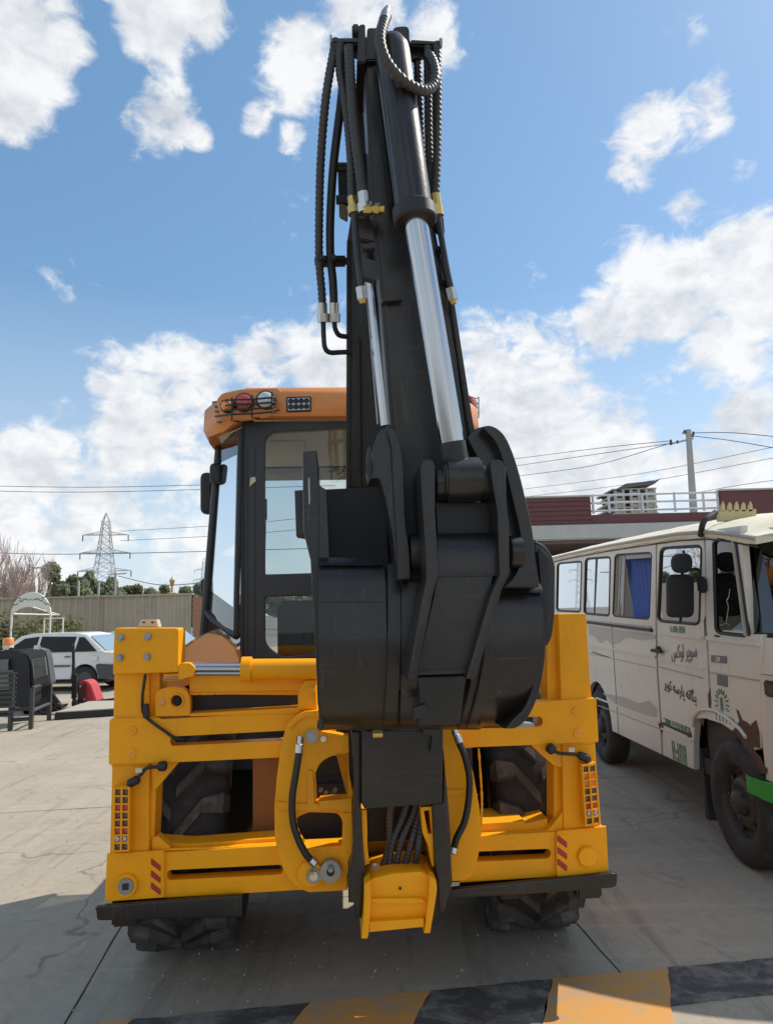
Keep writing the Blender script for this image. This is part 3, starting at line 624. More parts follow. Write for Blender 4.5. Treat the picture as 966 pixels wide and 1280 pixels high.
# king post: dark side cheeks, yellow foot casting
kp = plate('king_post', P_(Z6, (342, 118), (385, 118), (385, 560), (402, 700), (395, 800), (388, 925), (362, 932), (352, 860), (330, 860), (328, 740), (345, 700), (355, 380)), -.30, .32, 'black_paint', BH, bevel=.01)
plate('king_post_cheek', P_(Z6, (690, 430), (735, 430), (740, 200), (760, 420), (772, 600), (775, 780), (762, 830), (745, 900), (722, 898), (712, 760), (700, 690)), -.30, .3, 'black_paint', kp, bevel=.01)
plate('king_post_front', P_(Z6, (385, 110), (740, 110), (738, 200), (735, 432), (400, 456), (385, 430)), -.34, .1, 'black_paint', kp, bevel=.012)
plate('king_post_core', P_(Z6, (395, 440), (700, 430), (705, 760), (400, 770)), .0, .1, 'black_plastic', kp)
plate('post_liner', P_(Z6, (385, 455), (408, 458), (412, 640), (420, 690), (398, 690), (388, 560)), -.27, .2, 'yellow', kp)
plate('post_liner', P_(Z6, (640, 445), (690, 442), (694, 480), (712, 690), (690, 705), (672, 610), (650, 560)), -.27, .15, 'yellow', kp, holes=[P_(Z6, (655, 462), (678, 458), (688, 560), (672, 560))])
ft = MB()
foot = plate('foot_casting', P_(Z6, (398, 778), (432, 752), (520, 730), (640, 722), (705, 752, 6), (712, 800), (704, 860), (682, 990), (655, 992), (648, 962), (420, 985), (412, 1014), (385, 1014), (396, 890)), -.33, .07, 'yellow', BH, bevel=.01)
plate('casting_cap', P_(Z6, (405, 775), (435, 745), (520, 722), (640, 714), (700, 745), (665, 850), (430, 852)), -.30, .26, 'yellow', foot, bevel=.02)
plate('casting_rib', P_(Z6, (420, 940), (655, 925), (655, 962), (420, 985)), -.36, .05, 'yellow', foot)
plate('casting_rib', P_(Z6, (425, 840), (640, 838), (660, 850), (640, 862), (455, 860), (425, 855)), -.35, .03, 'yellow', foot)
for s_ in ([(398, 778), (425, 758), (428, 850), (418, 985), (412, 1014), (385, 1014), (396, 890)], [(680, 742), (707, 760), (712, 800), (704, 860), (682, 990), (655, 992), (662, 940), (672, 850)]):
    plate('casting_cheek', P_(Z6, *s_), -.37, .2, 'yellow', foot, bevel=.006)
c = M(*Z6(552, 795), -.335); MB().cyl(c, c + Vector((0, -.003, 0)), .006, seg=12).build('grease_hole', 'black_plastic', foot)
for i, (x0, x1, x2) in enumerate(((500, 540, 470), (560, 540, 500), (600, 580, 530), (625, 640, 560), (640, 655, 610))):
    hose('arm_hose', [Z6(x0 + 30, 380, -.2 - .01 * i), Z6(x0 + 10, 470, -.19), Z6((x1 + x2) / 2, 600, -.18 - .015 * i), Z6(x2, 735, -.2)], .016, 'hose_wrap', BH, wrap=.016, seg=8)
bolt(*Z6(442, 704), -.2, .014, kp, 'zinc')
plate('lower_latch', P_(Z6, (650, 85), (735, 82), (712, 150), (702, 212), (682, 208), (690, 140), (650, 130)), -.38, .06, 'black_paint', kp)
plate('spacer_block', P_(Z6, (775, 768), (810, 768), (808, 785), (768, 790)), -.06, .05, 'steel_dull', BH)
c = M(*Z6(455, 128), -.4); MB().cyl(c + Vector((-.02, 0, 0)), c + Vector((.02, 0, 0)), .02).build('rubber_stop', 'brass', kp)
# ================================================================== digging arm
BT, BB = -.92, -.35
boom = slab3('boom', [(447, 46, BT), (500, 40, BT), (520, 270, -.8), (560, 540, -.62), (560, 760, -.45), (500, 900, -.3), (440, 900, -.3), (433, 612, -.5), (434, 300, -.74), (440, 262, -.76)], .2, 'black_paint', BH, bevel=.006)
slab3('boom_rib', [(433.5, 300, -.75), (438, 298, -.75), (438, 612, -.51), (433, 612, -.51)], .22, 'black_paint', boom, bevel=.002)
slab3('boom_rib', [(446, 420, -.68), (449, 420, -.68), (452, 612, -.53), (448, 612, -.53)], .05, 'black_paint', boom, bevel=.002)
dip = slab3('dipper', [(452, 50, -1.12), (512, 42, -1.12), (523, 150, -1.11), (545, 290, -1.08), (575, 450, -1.0), (596, 640, -.92), (505, 640, -.92), (488, 525, -.96), (474, 350, -1.04), (464, 260, -1.08), (457, 120, -1.11)], .17, 'black_paint', BH, bevel=.012)
slab3('dipper_flange', [(552, 300, -1.09), (556, 300, -1.09), (590, 520, -.99), (604, 600, -.95), (597, 600, -.95), (583, 520, -.99)], .2, 'black_paint', dip)
slab3('dipper_web', [(467, 82, -1.16), (470, 82, -1.16), (491, 252, -1.14), (488, 256, -1.14)], .06, 'black_paint', dip, bevel=.002)
slab3('weld_plate', [(476, 372, -1.05), (500, 370, -1.05), (503, 375, -1.05), (478, 377, -1.05)], .02, 'black_paint', dip, bevel=.002)
# head of the arm
slab3('head_fork', [(446, 78, -1.16), (448.5, 30, -1.18), (456.5, 29, -1.18), (457, 78, -1.16)], .26, 'black_paint', dip)
slab3('head_fork', [(510, 100, -1.16), (491.5, 100, -1.16), (491.5, 36, -1.18), (493, 33, -1.18), (502, 32, -1.18), (509, 32, -1.18), (511.5, 36, -1.18), (512.5, 100, -1.16)], .26, 'black_paint', dip)
slab3('head_plate', [(457, 75, -1.14), (459, 34, -1.16), (473, 34, -1.16), (492, 40, -1.16), (492, 75, -1.14)], .2, 'black_paint', dip)
MB().cyl(M(440, 40, -1.05), M(449, 40, -1.05), .025, seg=20).build('head_pin', 'black_paint', dip, bevel=.005)
for a in ([(412.5, 46), (453, 46), (453, 54), (412.5, 54)], [(512, 48), (551, 50.5), (551, 57), (512, 56)]): slab3('hose_rail', [(x, y, -1.13) for x, y in a], .05, 'black_paint', dip, bevel=.006)
for a in ([(415, 54), (453, 54), (453, 70), (436, 68), (418, 60)], [(512, 56), (548, 57), (546, 75), (530, 70), (512, 75)]): slab3('rail_web', [(x, y, -1.1) for x, y in a], .02, 'black_paint', dip, bevel=.002)
for a, b in (((412.5, 50), (415, 50)), ((549, 54), (552, 54))): MB().cyl(M(*a, -1.15), M(*b, -1.15), .016, seg=12).build('rail_bolt', 'steel_dull', dip)
# bucket ram
rt, rm, re = M(488, 48, -1.22), M(518, 268, -1.26), M(567, 566, -1.16)
ax = (rm - rt).normalized()
ring = lambda C, r, ax=ax: [C + frame_of(ax)[0] * math.cos(2 * PI * k / 32) * r + frame_of(ax)[1] * math.sin(2 * PI * k / 32) * r for k in range(32)]
Lr = (rm - rt).length
bb = MB().loft([ring(rt + ax * (Lr * t), r) for t, r in ((0, .022), (.02, .045), (.06, .058), (.10, .061), (.985, .061))]).build('bucket_ram_barrel', 'black_paint', BH, angle=50)
MB().loft([ring(rt + ax * (Lr * t), r) for t, r in ((.965, .066), (.975, .072), (1.035, .072), (1.045, .066))]).build('ram_gland', 'black_plastic', bb, angle=40)
MB().cyl(rm, re, .040, seg=40).build('bucket_ram_rod', 'chrome', BH, angle=60)
MB().cyl(re - (re - rm).normalized() * .035, re + (re - rm).normalized() * .05, .044, seg=28).build('rod_collar', 'black_plastic', BH, angle=40)
slab3('port_block', [(500, 108, -1.26), (518, 112, -1.26), (520, 135, -1.26), (506, 130, -1.26)], .06, 'black_paint', bb)
# dipper ram on the left
MB().cyl(M(463, 345, -.86), M(484, 532, -.80), .026, seg=28).build('dipper_ram_rod', 'chrome', BH, angle=60)
MB().cyl(M(452, 200, -.9), M(463, 350, -.86), .045, seg=28).build('dipper_ram_barrel', 'black_paint', BH, angle=60)
slab3('guard_strip', [(458, 372, -.95), (459.5, 372, -.95), (473, 530, -.9), (471, 530, -.9)], .01, 'steel_dull', BH, bevel=.001)
# pipes and brackets beside the dipper
for pts, nut in (([(443, 268, -1.12), (445, 300, -1.12), (449, 340, -1.11), (452.5, 362, -1.1)], (452.5, 370)), ([(547, 268, -1.13), (552, 300, -1.12), (559, 340, -1.11), (564, 362, -1.1)], (565, 371))):
    pp = hose('rigid_pipe', pts, .011, 'black_paint', BH, seg=10)
    c = M(*nut, -1.1); a = (M(*pts[-1]) - M(*pts[-2])).normalized()
    MB().tube([c - a * .03, c + a * .012], .02, 6).build('pipe_nut', 'zinc', pp, angle=30)
    MB().tube([c + a * .012, c + a * .026], [.015, .010], 12).build('pipe_cap', 'brass', pp)
lad = slab3('pipe_bracket', [(444, 272, -1.09), (467, 274, -1.09), (468, 302, -1.09), (446, 298, -1.09)], .03, 'black_paint', BH, bevel=.004)
for a in ([(447, 306), (468, 302), (469, 310), (455, 312)], [(447, 318), (470, 326), (471, 352), (450, 346)]): slab3('bracket_rung', [(x, y, -1.09) for x, y in a], .03, 'black_paint', lad, bevel=.003)
lad = slab3('pipe_bracket', [(543, 268, -1.1), (554, 270, -1.1), (556, 290, -1.1), (545, 288, -1.1)], .03, 'black_paint', BH, bevel=.004)
for a in ([(545, 306), (556, 309), (557, 314), (546, 312)], [(550, 330), (560, 334), (561, 352), (553, 350)]): slab3('bracket_rung', [(x, y, -1.1) for x, y in a], .03, 'black_paint', lad, bevel=.003)
# hinge block and clamp bar on the boom
slab3('boom_hinge', [(422, 206, -.84), (434, 204, -.84), (435, 258, -.84), (424, 252, -.84)], .12, 'black_paint', boom)
for y in (209, 250): MB().cyl(M(420, y, -.84), M(434, y, -.84), .018, seg=12).build('hinge_pin', 'black_paint', boom)
cb = slab3('hose_clamp_bar', [(393, 318, -.86), (434, 318, -.82), (434, 327, -.82), (393, 328, -.86)], .05, 'black_plastic', BH, bevel=.008)
for x in (401, 416): bolt(x, 323, -.88, .012, cb, 'black_plastic')
# hoses
def ferr(h, a, b, r=.018, m_='zinc'):
    A, B = M(*a), M(*b); MB().tube([A, A.lerp(B, .55), A.lerp(B, .56), B], [r, r, r * 1.25, r * 1.25], 12).build('hose_ferrule', m_, h, angle=30)
h1 = hose('boom_hose', [(420, 52, -1.1), (416, 70, -1.12), (407, 125, -1.1), (401, 200, -1.02), (399, 270, -.94), (399, 325, -.87), (402, 362, -.83), (403, 380, -.82)], .0165, 'hose_wrap', BH, wrap=.019)
ferr(h1, (403, 379, -.82), (404, 403, -.8))
hose('bent_pipe', [(404, 402, -.8), (404.5, 418, -.79), (406, 434, -.78), (412, 440.5, -.75), (424, 440.5, -.7), (436, 440, -.66)], .010, 'black_plastic', BH)
h2 = hose('boom_hose', [(432, 58, -1.1), (430, 90, -1.08), (426, 130, -1.06), (417, 205, -1.0), (413, 270, -.93), (413, 320, -.87), (416, 350, -.84), (417.5, 380, -.82)], .0165, 'hose', BH)
ferr(h2, (417.5, 379, -.82), (418, 403, -.8))
hose('bent_pipe', [(418, 402, -.8), (419, 411, -.79), (424, 419, -.76), (434, 421, -.68)], .010, 'black_plastic', BH)
h3 = hose('boom_hose', [(424, 56, -1.13), (425, 90, -1.12), (432, 130, -1.12), (438, 190, -1.11), (440, 248, -1.1)], .0165, 'hose_wrap', BH, wrap=.018)
ferr(h3, (440, 247, -1.1), (443, 268, -1.1), .018, 'brass')
h4 = hose('boom_hose', [(436, 60, -1.15), (438, 100, -1.16), (442, 150, -1.16), (448, 200, -1.15), (454, 243, -1.14)], .019, 'hose_wrap', BH, wrap=.019, seg=12)
ferr(h4, (454, 241, -1.14), (457, 266, -1.13), .022, 'zinc')
MB().tube([M(456, 262, -1.14), M(466, 262, -1.15)], .02, 6).build('elbow_union', 'brass', h4); MB().tube([M(465, 262, -1.15), M(481, 262, -1.16)], .014, 10).build('brass_stub', 'brass', h4); MB().tube([M(469, 262, -1.15), M(475, 262, -1.155)], .022, 6).build('brass_nut', 'brass', h4)
for i, pts in enumerate(([(521, 68, -1.08), (524, 130, -1.06), (527, 190, -1.02), (536, 250, -.98)], [(534, 60, -1.12), (535, 120, -1.12), (536, 180, -1.11), (540, 240, -1.1)], [(546, 55, -1.14), (547, 110, -1.15), (546, 190, -1.14), (544, 245, -1.13)], [(541, 60, -1.1), (541, 120, -1.1), (541, 200, -1.08), (543, 262, -1.07)])):
    h = hose('boom_hose', pts, .0155, 'hose_wrap', BH, wrap=.017 + .001 * i)
    if i == 2: ferr(h, (544, 243, -1.13), (547, 270, -1.12), .018, 'brass')
hl = hose('loop_hose', [(483, 20, -1.27), (479, 30, -1.3), (475, 46, -1.33), (477, 62, -1.34), (484, 79, -1.34), (497, 95, -1.33), (513, 107, -1.3), (528, 113, -1.27), (539, 109, -1.24), (544, 95, -1.22), (541, 79, -1.19), (535, 68, -1.16)], .019, 'hose_wrap', BH, wrap=.020, seg=12)
MB().tube([M(480, 26, -1.29), M(482, 16, -1.27), M(484.5, 9, -1.26)], [.019, .016, .008], 10).build('hose_end_fitting', 'steel_dull', hl)
def sp2(*p): return [(v.x, v.y) for v in spline([(a, b, 0) for a, b in p], 5)]
# ---- bucket linkage
def xcyl(name, x0, x1, py, d, r, material, parent, seg=28, bevel=.003):
    a = M(x0, py, d); b = M(x1, py, d); b.z = a.z; return MB().cyl(a, b, r, seg=seg).build(name, material, parent, bevel=bevel, angle=45)
lk = plate('bucket_link', [(525, 583, 5), (529, 573, 6), (541, 573, 6), (544, 584), (544, 640), (547, 690), (549, 718, 8), (541, 745), (520, 852), (509, 850), (524, 765), (533, 722), (531, 680), (527, 620)], -1.24, .22, 'black_paint', BH, bevel=.006)
plate('link_arm', [(612, 583, 5), (613, 575, 4), (626, 574, 6), (632, 584), (633, 630), (636, 660), (637, 718, 5), (628, 735), (594, 850), (582, 848), (612, 745), (624, 718), (621, 640), (616, 610)], -1.24, .22, 'black_paint', lk, bevel=.006)
xcyl('link_spacer', 544, 556, 604, -1.14, .056, 'black_paint', lk); xcyl('link_spacer', 599, 617, 603, -1.14, .058, 'black_paint', lk)
xcyl('link_boss', 554, 600, 600, -1.15, .074, 'black_paint', lk, bevel=.008)
plate('boss_neck', [(553, 580, 4), (566, 572, 4), (585, 572, 4), (598, 582, 6), (600, 600), (552, 600)], -1.2, .12, 'black_paint', lk, bevel=.02)
bolt(577.5, 588, -1.21, .007, lk, 'black_plastic')
plate('link_web', [(544, 628), (621, 628), (623, 672), (547, 672)], -1.12, .03, 'black_plastic', lk)
a0 = [M(546, 669, -1.17), M(622, 669, -1.17), M(624, 690, -1.205), M(623, 720, -1.2), M(548, 722, -1.2), M(547, 690, -1.205)]
MB().loft([[M(546, 667, -1.15), M(546, 672, -1.18), M(547, 690, -1.205), M(548, 721, -1.2)], [M(622, 666, -1.15), M(622, 671, -1.18), M(624, 690, -1.205), M(623, 720, -1.2)]], cap=False, close=False).build('curved_web', 'black_paint', lk, angle=60)
plate('link_face', [(547, 720), (617, 719), (612, 745), (584, 838), (520, 841), (541, 748)], -1.195, .03, 'black_paint', lk, bevel=.004)
slab3('link_fillet', [(520, 838, -1.2), (584, 836, -1.2), (584, 842, -1.2), (520, 844, -1.2)], .02, 'black_paint', lk, bevel=.002)
# ---- ears of the bucket
eL = plate('bucket_ear', sp2((464, 570), (467, 556), (475, 539), (485, 532), (494, 538), (501, 560), (505, 600), (507, 650), (512, 690), (513, 724)) + [(497, 725), (490, 668), (481, 622), (474, 598, 4), (463, 599), (467, 584)], -1.06, .16, 'black_paint', BH, bevel=.006)
plate('ear_edge', sp2((484, 533), (494, 538), (501, 560), (505, 600), (507, 650), (512, 690), (513, 724)) + sp2((497, 725), (495, 668), (491, 600), (489, 560), (484, 540)), -1.085, .03, 'black_paint', eL, bevel=.004)
eR = plate('bucket_ear', sp2((584, 548), (590, 539), (599, 534), (614, 532), (628, 541), (639, 561), (650, 595), (660, 638), (667, 675), (669, 735)) + [(606, 735), (606, 590)], -1.0, .14, 'black_paint', BH, bevel=.006)
plate('ear_edge', sp2((604, 533), (614, 532), (628, 541), (639, 561), (650, 595), (660, 638), (667, 675), (669, 735)) + sp2((628, 735), (641, 722), (651, 700), (650, 668), (641, 628), (632, 590), (621, 556), (604, 536)), -1.06, .07, 'black_paint', eR, bevel=.006)
xcyl('ear_bush', 636, 651, 690, -1.05, .055, 'black_paint', eR); xcyl('ear_bush', 512, 526, 690, -1.05, .06, 'black_paint', eL)
plate('ear_lug', [(459, 560, 3), (464, 556, 3), (469, 570), (467, 595), (462, 603, 3), (458, 590)], -1.0, .1, 'black_paint', eL, bevel=.004)
plate('inner_plate', [(500, 560), (530, 560), (530, 740), (508, 740)], -.98, .05, 'black_plastic', eL)
# ---- the bucket itself
bk = None
def shell(name, x0, x1, prof, parent, material='black_paint', skew=0.0, **k):
    """curved skin across the bucket: profile of (py, d) from the lip round the heel"""
    A = [M(x0, y, d) for y, d in prof]; B = [M(x1, y - skew, d) for y, d in prof]
    for a, b in zip(A, B): a.x = A[0].x; b.x = B[0].x
    A2 = [p + Vector((0, .03, .02)) for p in A]; B2 = [p + Vector((0, .03, .02)) for p in B]
    return MB().loft([A + A2[::-1], B + B2[::-1]], cap=True).build(name, material, parent, angle=55, **k)
prof = [(705, -.93), (728, -.955), (751, -.97), (790, -.985), (825, -.985), (855, -.965), (880, -.93), (898, -.88), (908, -.82), (912, -.72), (905, -.55)]
bk = shell('bucket', 398, 480, prof, BH)
shell('bucket_skin', 478, 604, [(y + (10 if y < 720 else 0), d + .035) for y, d in prof], bk)
_rp = [(738, -.99, 677), (760, -1.0, 677.5), (800, -1.01, 677.5), (830, -1.005, 676), (850, -.995, 674), (868, -.97, 670), (884, -.94, 665), (897, -.89, 658), (906, -.82, 648), (910, -.72, 636), (908, -.6, 630)]
_A = [M(600, y, d) for y, d, x in _rp]; _B = [M(x, y, d) for y, d, x in _rp]
MB().loft([_A + [p + Vector((0, .03, .02)) for p in _A[::-1]], _B + [p + Vector((0, .03, .02)) for p in _B[::-1]]]).build('bucket_skin', 'black_paint', bk, angle=55)
shell('bucket_lip', 398, 479, [(703, -.935), (707, -.945)], bk, bevel=.004)
shell('weld_bead', 400, 477, [(750, -.968), (753, -.972)], bk)
shell('bucket_lip', 622, 678, [(736, -1.0), (741, -1.005)], bk)
def rib(x0, x1, y0, d0, dd=-.045, lean=0):
    pr = [(y, d + dd) for y, d in prof if y >= y0 - 1]
    L_ = [M(x0 + lean * (max(0, y - 790) / 110) ** 2, y, d) for y, d in pr]; R_ = [M(x1 + lean * (max(0, y - 790) / 110) ** 2, y, d) for y, d in pr]
    L2 = [p + Vector((0, .06, .01)) for p in L_]; R2 = [p + Vector((0, .06, .01)) for p in R_]
    MB().loft([[a, b, c, d_] for a, b, c, d_ in zip(L_, R_, R2, L2)]).build('bucket_rib', 'black_paint', bk, bevel=.003, angle=40)
rib(485, 501, 705, 0, -.03, -6); rib(502, 523, 728, 0, -.05, -2); rib(606, 619, 751, 0, -.05, -20); rib(594, 604, 751, 0, -.03, -18)
plate('recess_side', [(497, 724), (525, 724), (508, 850), (506, 870), (497, 860)], -.985, .02, 'black_plastic', bk)
plate('heel_plate', [(520, 845), (584, 843), (580, 868), (576, 905), (522, 908), (524, 870)], -1.02, .03, 'black_paint', bk, bevel=.008)
plate('heel_block', [(516, 884, 2), (532, 880, 2), (536, 890), (528, 898), (516, 900)], -1.05, .03, 'black_plastic', bk)
# side plates and cutters
plate('side_plate', [(378, 564, 3), (396, 562, 3), (398, 604), (404, 614), (404, 705), (404, 912), (399, 914), (395, 830), (388, 700), (379, 664)], -.88, .34, 'black_paint', bk, bevel=.006)
plate('side_cutter', [(368, 613), (380, 612), (381, 671), (370, 669)], -.74, .1, 'black_paint', bk, bevel=.005)
plate('cutter_slot_glint', [(385, 598, 2), (387, 596, 2), (388, 628, 2), (386, 632, 2)], -.8815, .002, 'steel_dull', bk, bevel=.0005)
plate('back_wall', [(400, 612), (480, 608), (486, 720), (400, 720)], -.55, .03, 'black_plastic', bk)
plate('cheek_wall', [(398, 606, 4), (408, 612), (412, 707), (399, 707)], -.9, .3, 'black_paint', bk)
plate('right_side_plate', sp2((664, 672), (676, 740), (682, 800), (678, 845), (670, 876), (659, 898), (645, 910), (630, 911)) + sp2((640, 900), (655, 884), (665, 860), (671, 825), (671, 760), (660, 690)), -.99, .3, 'black_paint', bk, bevel=.006)
plate('side_cutter', [(665, 673, 2), (682, 682, 5), (690, 693, 6), (694.5, 706, 6), (694, 768, 6), (691, 795, 8), (685, 808, 4), (676, 806), (674, 742), (667, 738)], -.93, .1, 'black_paint', bk, bevel=.012)
plate('cutter_rim', [(676, 740), (672, 690), (676, 686), (686, 696), (688, 712), (687, 780), (681, 796), (678, 770)], -.95, .03, 'black_plastic', bk, bevel=.005)
for x in (405, 450): MB().box(M(x, 905, -.62), (.05, .12, .03)).build('bucket_tooth', 'black_paint', bk, bevel=.006)
slab3('bucket_tooth', [(628, 902, -.5), (668, 905, -.5), (668, 909, -.5), (628, 910, -.5)], .06, 'steel_dull', bk)
# ================================================================== cab
cabm = MO
dR = .62   # rear face of cab behind the frame plane
xl = M(302, 600, dR).x; xr = M(556, 600, dR).x; xc = (xl + xr) / 2; hw = (xr - xl) / 2
zroof_b = M(350, 526, dR).z; zfloor = M(302, 826, dR).z
cab = thing('cab_tmp', 'x', 'x'); bpy.data.objects.remove(cab)
post = plate('cab_frame', [(302, 526), (434, 520), (560, 514), (562, 822), (302, 824)], dR, .05, 'cab_black', BH,
             holes=[[(331, 548, 8), (340, 540, 8), (525, 530, 10), (530, 712, 6), (331, 718, 3)], [(331, 746, 3), (530, 740, 4), (530, 800, 12), (352, 822, 8), (331, 806, 10)]], bevel=.008)
plate('frame_trim', [(302, 530), (304.5, 530), (304.5, 822), (300, 824)], dR - .012, .02, 'black_plastic', post, bevel=.002)
for x in (309, 318): plate('post_groove', [(x, 560), (x + 1.2, 560), (x + 1.2, 816), (x, 816)], dR - .003, .004, 'black_plastic', post, bevel=.0005)
plate('rear_window', [(329, 538), (532, 528), (532, 716), (329, 720)], dR + .025, .006, 'cab_glass', post, bevel=.001)
plate('lower_rear_window', [(329, 744), (532, 738), (532, 806), (329, 824)], dR + .025, .006, 'cab_glass', post, bevel=.001)
plate('paper_sticker', [(313, 597), (319, 596), (320, 601), (312, 608)], dR - .004, .003, 'cream_bracket', post, bevel=.0005)
# angled rear quarter windows
def quad_panel(name, a, b, c, d, th, material, parent, inset=0, **k):
    n = (b - a).cross(d - a).normalized() * th
    return MB().prism([a, b, c, d], n).build(name, material, parent, bevel=.002, **k)
dQ = 1.10
a = M(302, 538, dR); b = M(275, 554, dQ); c_ = M(258.5, 764, dQ); d_ = M(296, 795, dR)
quad_panel('quarter_window', a, b, c_, d_, .006, 'cab_side_glass', post)
mir = lambda p: Vector((2 * xc - p.x, p.y, p.z))
MB().tube([a + Vector((-.002, -.01, 0)), d_ + Vector((-.002, -.01, 0))], .016, 8).build('window_seal', 'black_plastic', post); MB().tube([mir(a), mir(d_)], .016, 8).build('window_seal', 'black_plastic', post)
quad_panel('quarter_window', mir(a), mir(b), mir(c_), mir(d_), .006, 'cab_side_glass', post)
for ff in (lambda p: p, mir):
    MB().tube([ff(a), ff(b)], .012, 8).build('window_seal', 'black_plastic', post); MB().tube([ff(b), ff(c_)], .011, 8).build('window_seal', 'black_plastic', post)
    MB().tube(spline([ff(c_), ff(M(265, 772, 1.0)), ff(M(280, 783, .85)), ff(d_)]), .022, 8).build('window_seal', 'black_plastic', post)
    # front pillars, windscreen, side rails
    p0 = ff(Vector((c_.x - .02, dQ, c_.z - .15))); p1 = ff(Vector((b.x, dQ, b.z + .05)))
    MB().tube([p0, p1], .025, 8).build('door_post', 'cab_black', post)
    q0 = ff(Vector((c_.x + .1, 2.05, c_.z - .3))); q1 = ff(Vector((b.x + .08, 2.0, b.z + .05)))
    MB().tube([q0, q1], .035, 8).build('front_post', 'cab_black', post)
    MB().prism([p0, q0, q0 + Vector((0, 0, .35)), p0 + Vector((0, 0, .2))], (.02, 0, 0)).build('door_panel', 'cab_black', post)
quad_panel('windscreen', Vector((2 * xc - b.x - .08, 2.02, b.z)), Vector((b.x + .08, 2.02, b.z)), Vector((c_.x + .1, 2.08, c_.z - .2)), Vector((2 * xc - c_.x - .1, 2.08, c_.z - .2)), .006, 'clear_glass', post)
MB().box((xc, 1.35, zfloor - .45), (1.3, 1.5, .25)).build('cab_floor', 'cab_black', post)
MB().box((xc, 1.95, zfloor - .02), (1.0, .1, .74)).build('front_console', 'seat_fabric', post, bevel=.03)
MB().box((xc + .02, 1.15, zfloor - .12), (.5, .5, .14)).build('seat', 'seat_fabric', post, bevel=.05)
MB().box((xc + .02, 1.42, zfloor + .1), (.46, .12, .46)).build('seat_back', 'seat_fabric', post, bevel=.05)
MB().tube([Vector((xc + math.cos(t * PI / 12) * .19, 1.75 + math.sin(t * PI / 12) * .12, zfloor + .12 + math.sin(t * PI / 12) * .12)) for t in range(25)], .014, 8).build('steering_wheel', 'black_plastic', post)
for i, (dx, hh) in enumerate(((-.30, .16), (-.24, .2), (-.18, .15), (.28, .18))):
    lv = MB().tube([Vector((xc + dx, .85, zfloor - .2)), Vector((xc + dx + .02, .83, zfloor + hh - .02))], .008, 6).build('control_lever', 'black_plastic', post)
    MB().tube([Vector((xc + dx + .02, .83, zfloor + hh - .02)), Vector((xc + dx + .022, .83, zfloor + hh + .03))], [.014, .018], 8).build('lever_knob', 'black_plastic', lv)
MB().box((xc - .24, .86, zfloor - .18), (.3, .16, .16)).build('lever_console', 'seat_fabric', post, bevel=.02)
# roof: rings of the plan outline, from underside to crown
def roof_ring(z, ins, zc_=0):
    w1, w2 = hw * .98 - ins, (M(264, 530, 1.0).x * -1 + xc) - ins
    y0 = dR - .06 + ins; pl_ = [(-w1, y0), (-w1 - (w2 - w1) * .45, y0 + .09), (-w2 + .015, y0 + .24), (-w2, y0 + .40), (-w2, 1.6), (-w2 + .05, 2.2 - ins), (-w2 + .2, 2.38 - ins)]
    out = [Vector((xc + x, y, z + (zc_ if abs(x) > w1 * 1.02 and y < 2 else 0))) for x, y in pl_]
    return out + [Vector((2 * xc - p.x, p.y, p.z)) for p in out[::-1]]
zt = M(393, 482, dR).z; zb = M(360, 524, dR).z
roof = MB().loft([roof_ring(zb + .01, .03, -.05), roof_ring(zb, .0, -.06), roof_ring(zb + .03, -.02, -.05), roof_ring(zt - .07, -.015, -.03), roof_ring(zt - .025, .02, -.025), roof_ring(zt - .005, .09, -.015), roof_ring(zt + .01, .3, 0)]).build('cab_roof', 'orange_roof', BH, angle=50)
MB().prism([p + Vector((0, 0, -.004)) for p in roof_ring(zb, .06, -.03)], (0, 0, -.01)).build('headliner', 'headliner', roof)
for x0 in (-.35, .1): MB().box((xc + x0, 1.1, zb - .03), (.22, .3, .04)).build('ceiling_hatch', 'headliner', roof, bevel=.01)
MB().box((xc, 2.1, zb - .02), (1.3, .5, .03)).build('roof_dark_panel', 'cab_black', roof)  # added black panel that darkens the orange band under the front roof
plate('roof_hump', [(395, 484), (404, 484.5), (410, 490), (434, 490), (434, 500), (395, 500)], dR - .03, .4, 'orange_roof', roof, bevel=.01)
# lamps in the rear corners
def face_lamp(px, py, r, d, nrm, material, parent):
    c = M(px, py, d); u, v = frame_of(nrm); n_ = nrm.normalized()
    rg = lambda rr, o: [c + u * math.cos(2 * PI * k / 24) * rr + v * math.sin(2 * PI * k / 24) * rr + n_ * o for k in range(24)]
    b_ = MB().loft([rg(r * 1.18, -.05), rg(r * 1.18, .012), rg(r * 1.0, .018)]).build('round_lamp', 'black_plastic', parent, angle=30)
    MB().loft([rg(r, .015), rg(r * .9, .024), rg(r * .5, .032), rg(r * .1, .034)]).build('lamp_lens', material, b_, angle=60)
nR = Vector((-.25, -1, 0)); nQ = Vector((-.85, -.6, 0))
plate('lamp_pod', [(270, 500, 4), (277, 491, 5), (300, 486, 5), (352, 484, 10), (352, 512, 12), (335, 522, 8), (300, 526), (276, 520, 6)], dR - .075, .03, 'orange_roof', roof, bevel=.012)
face_lamp(332.5, 500.5, .048, dR - .078, Vector((-.1, -1, 0)), 'clear_lens', roof); face_lamp(305.5, 503.5, .048, dR - .078, Vector((-.2, -1, 0)), 'red_lens', roof); face_lamp(285, 508, .034, dR - .078, nR, 'amber_lens', roof)
cg = MB()
for y in (500, 506, 512, 518): cg.tube([M(266, y + 3, .80), M(272, y + 2, .60), M(290, y, .45), M(318, y - 1, .45), M(340, y - 3, .45), M(344, y - 3, dR - .07)], .0055, 6)
for x, ya, yb in ((267, 504, 527), (290, 497, 526), (315, 494, 522), (340, 490, 512)): cg.tube([M(x, ya, .46 if x > 270 else .8), M(x, yb, .46 if x > 270 else .8), M(x + 9, yb + 1, dR - .07)], .0055, 6)
cg.build('lamp_guard', 'black_plastic', roof)
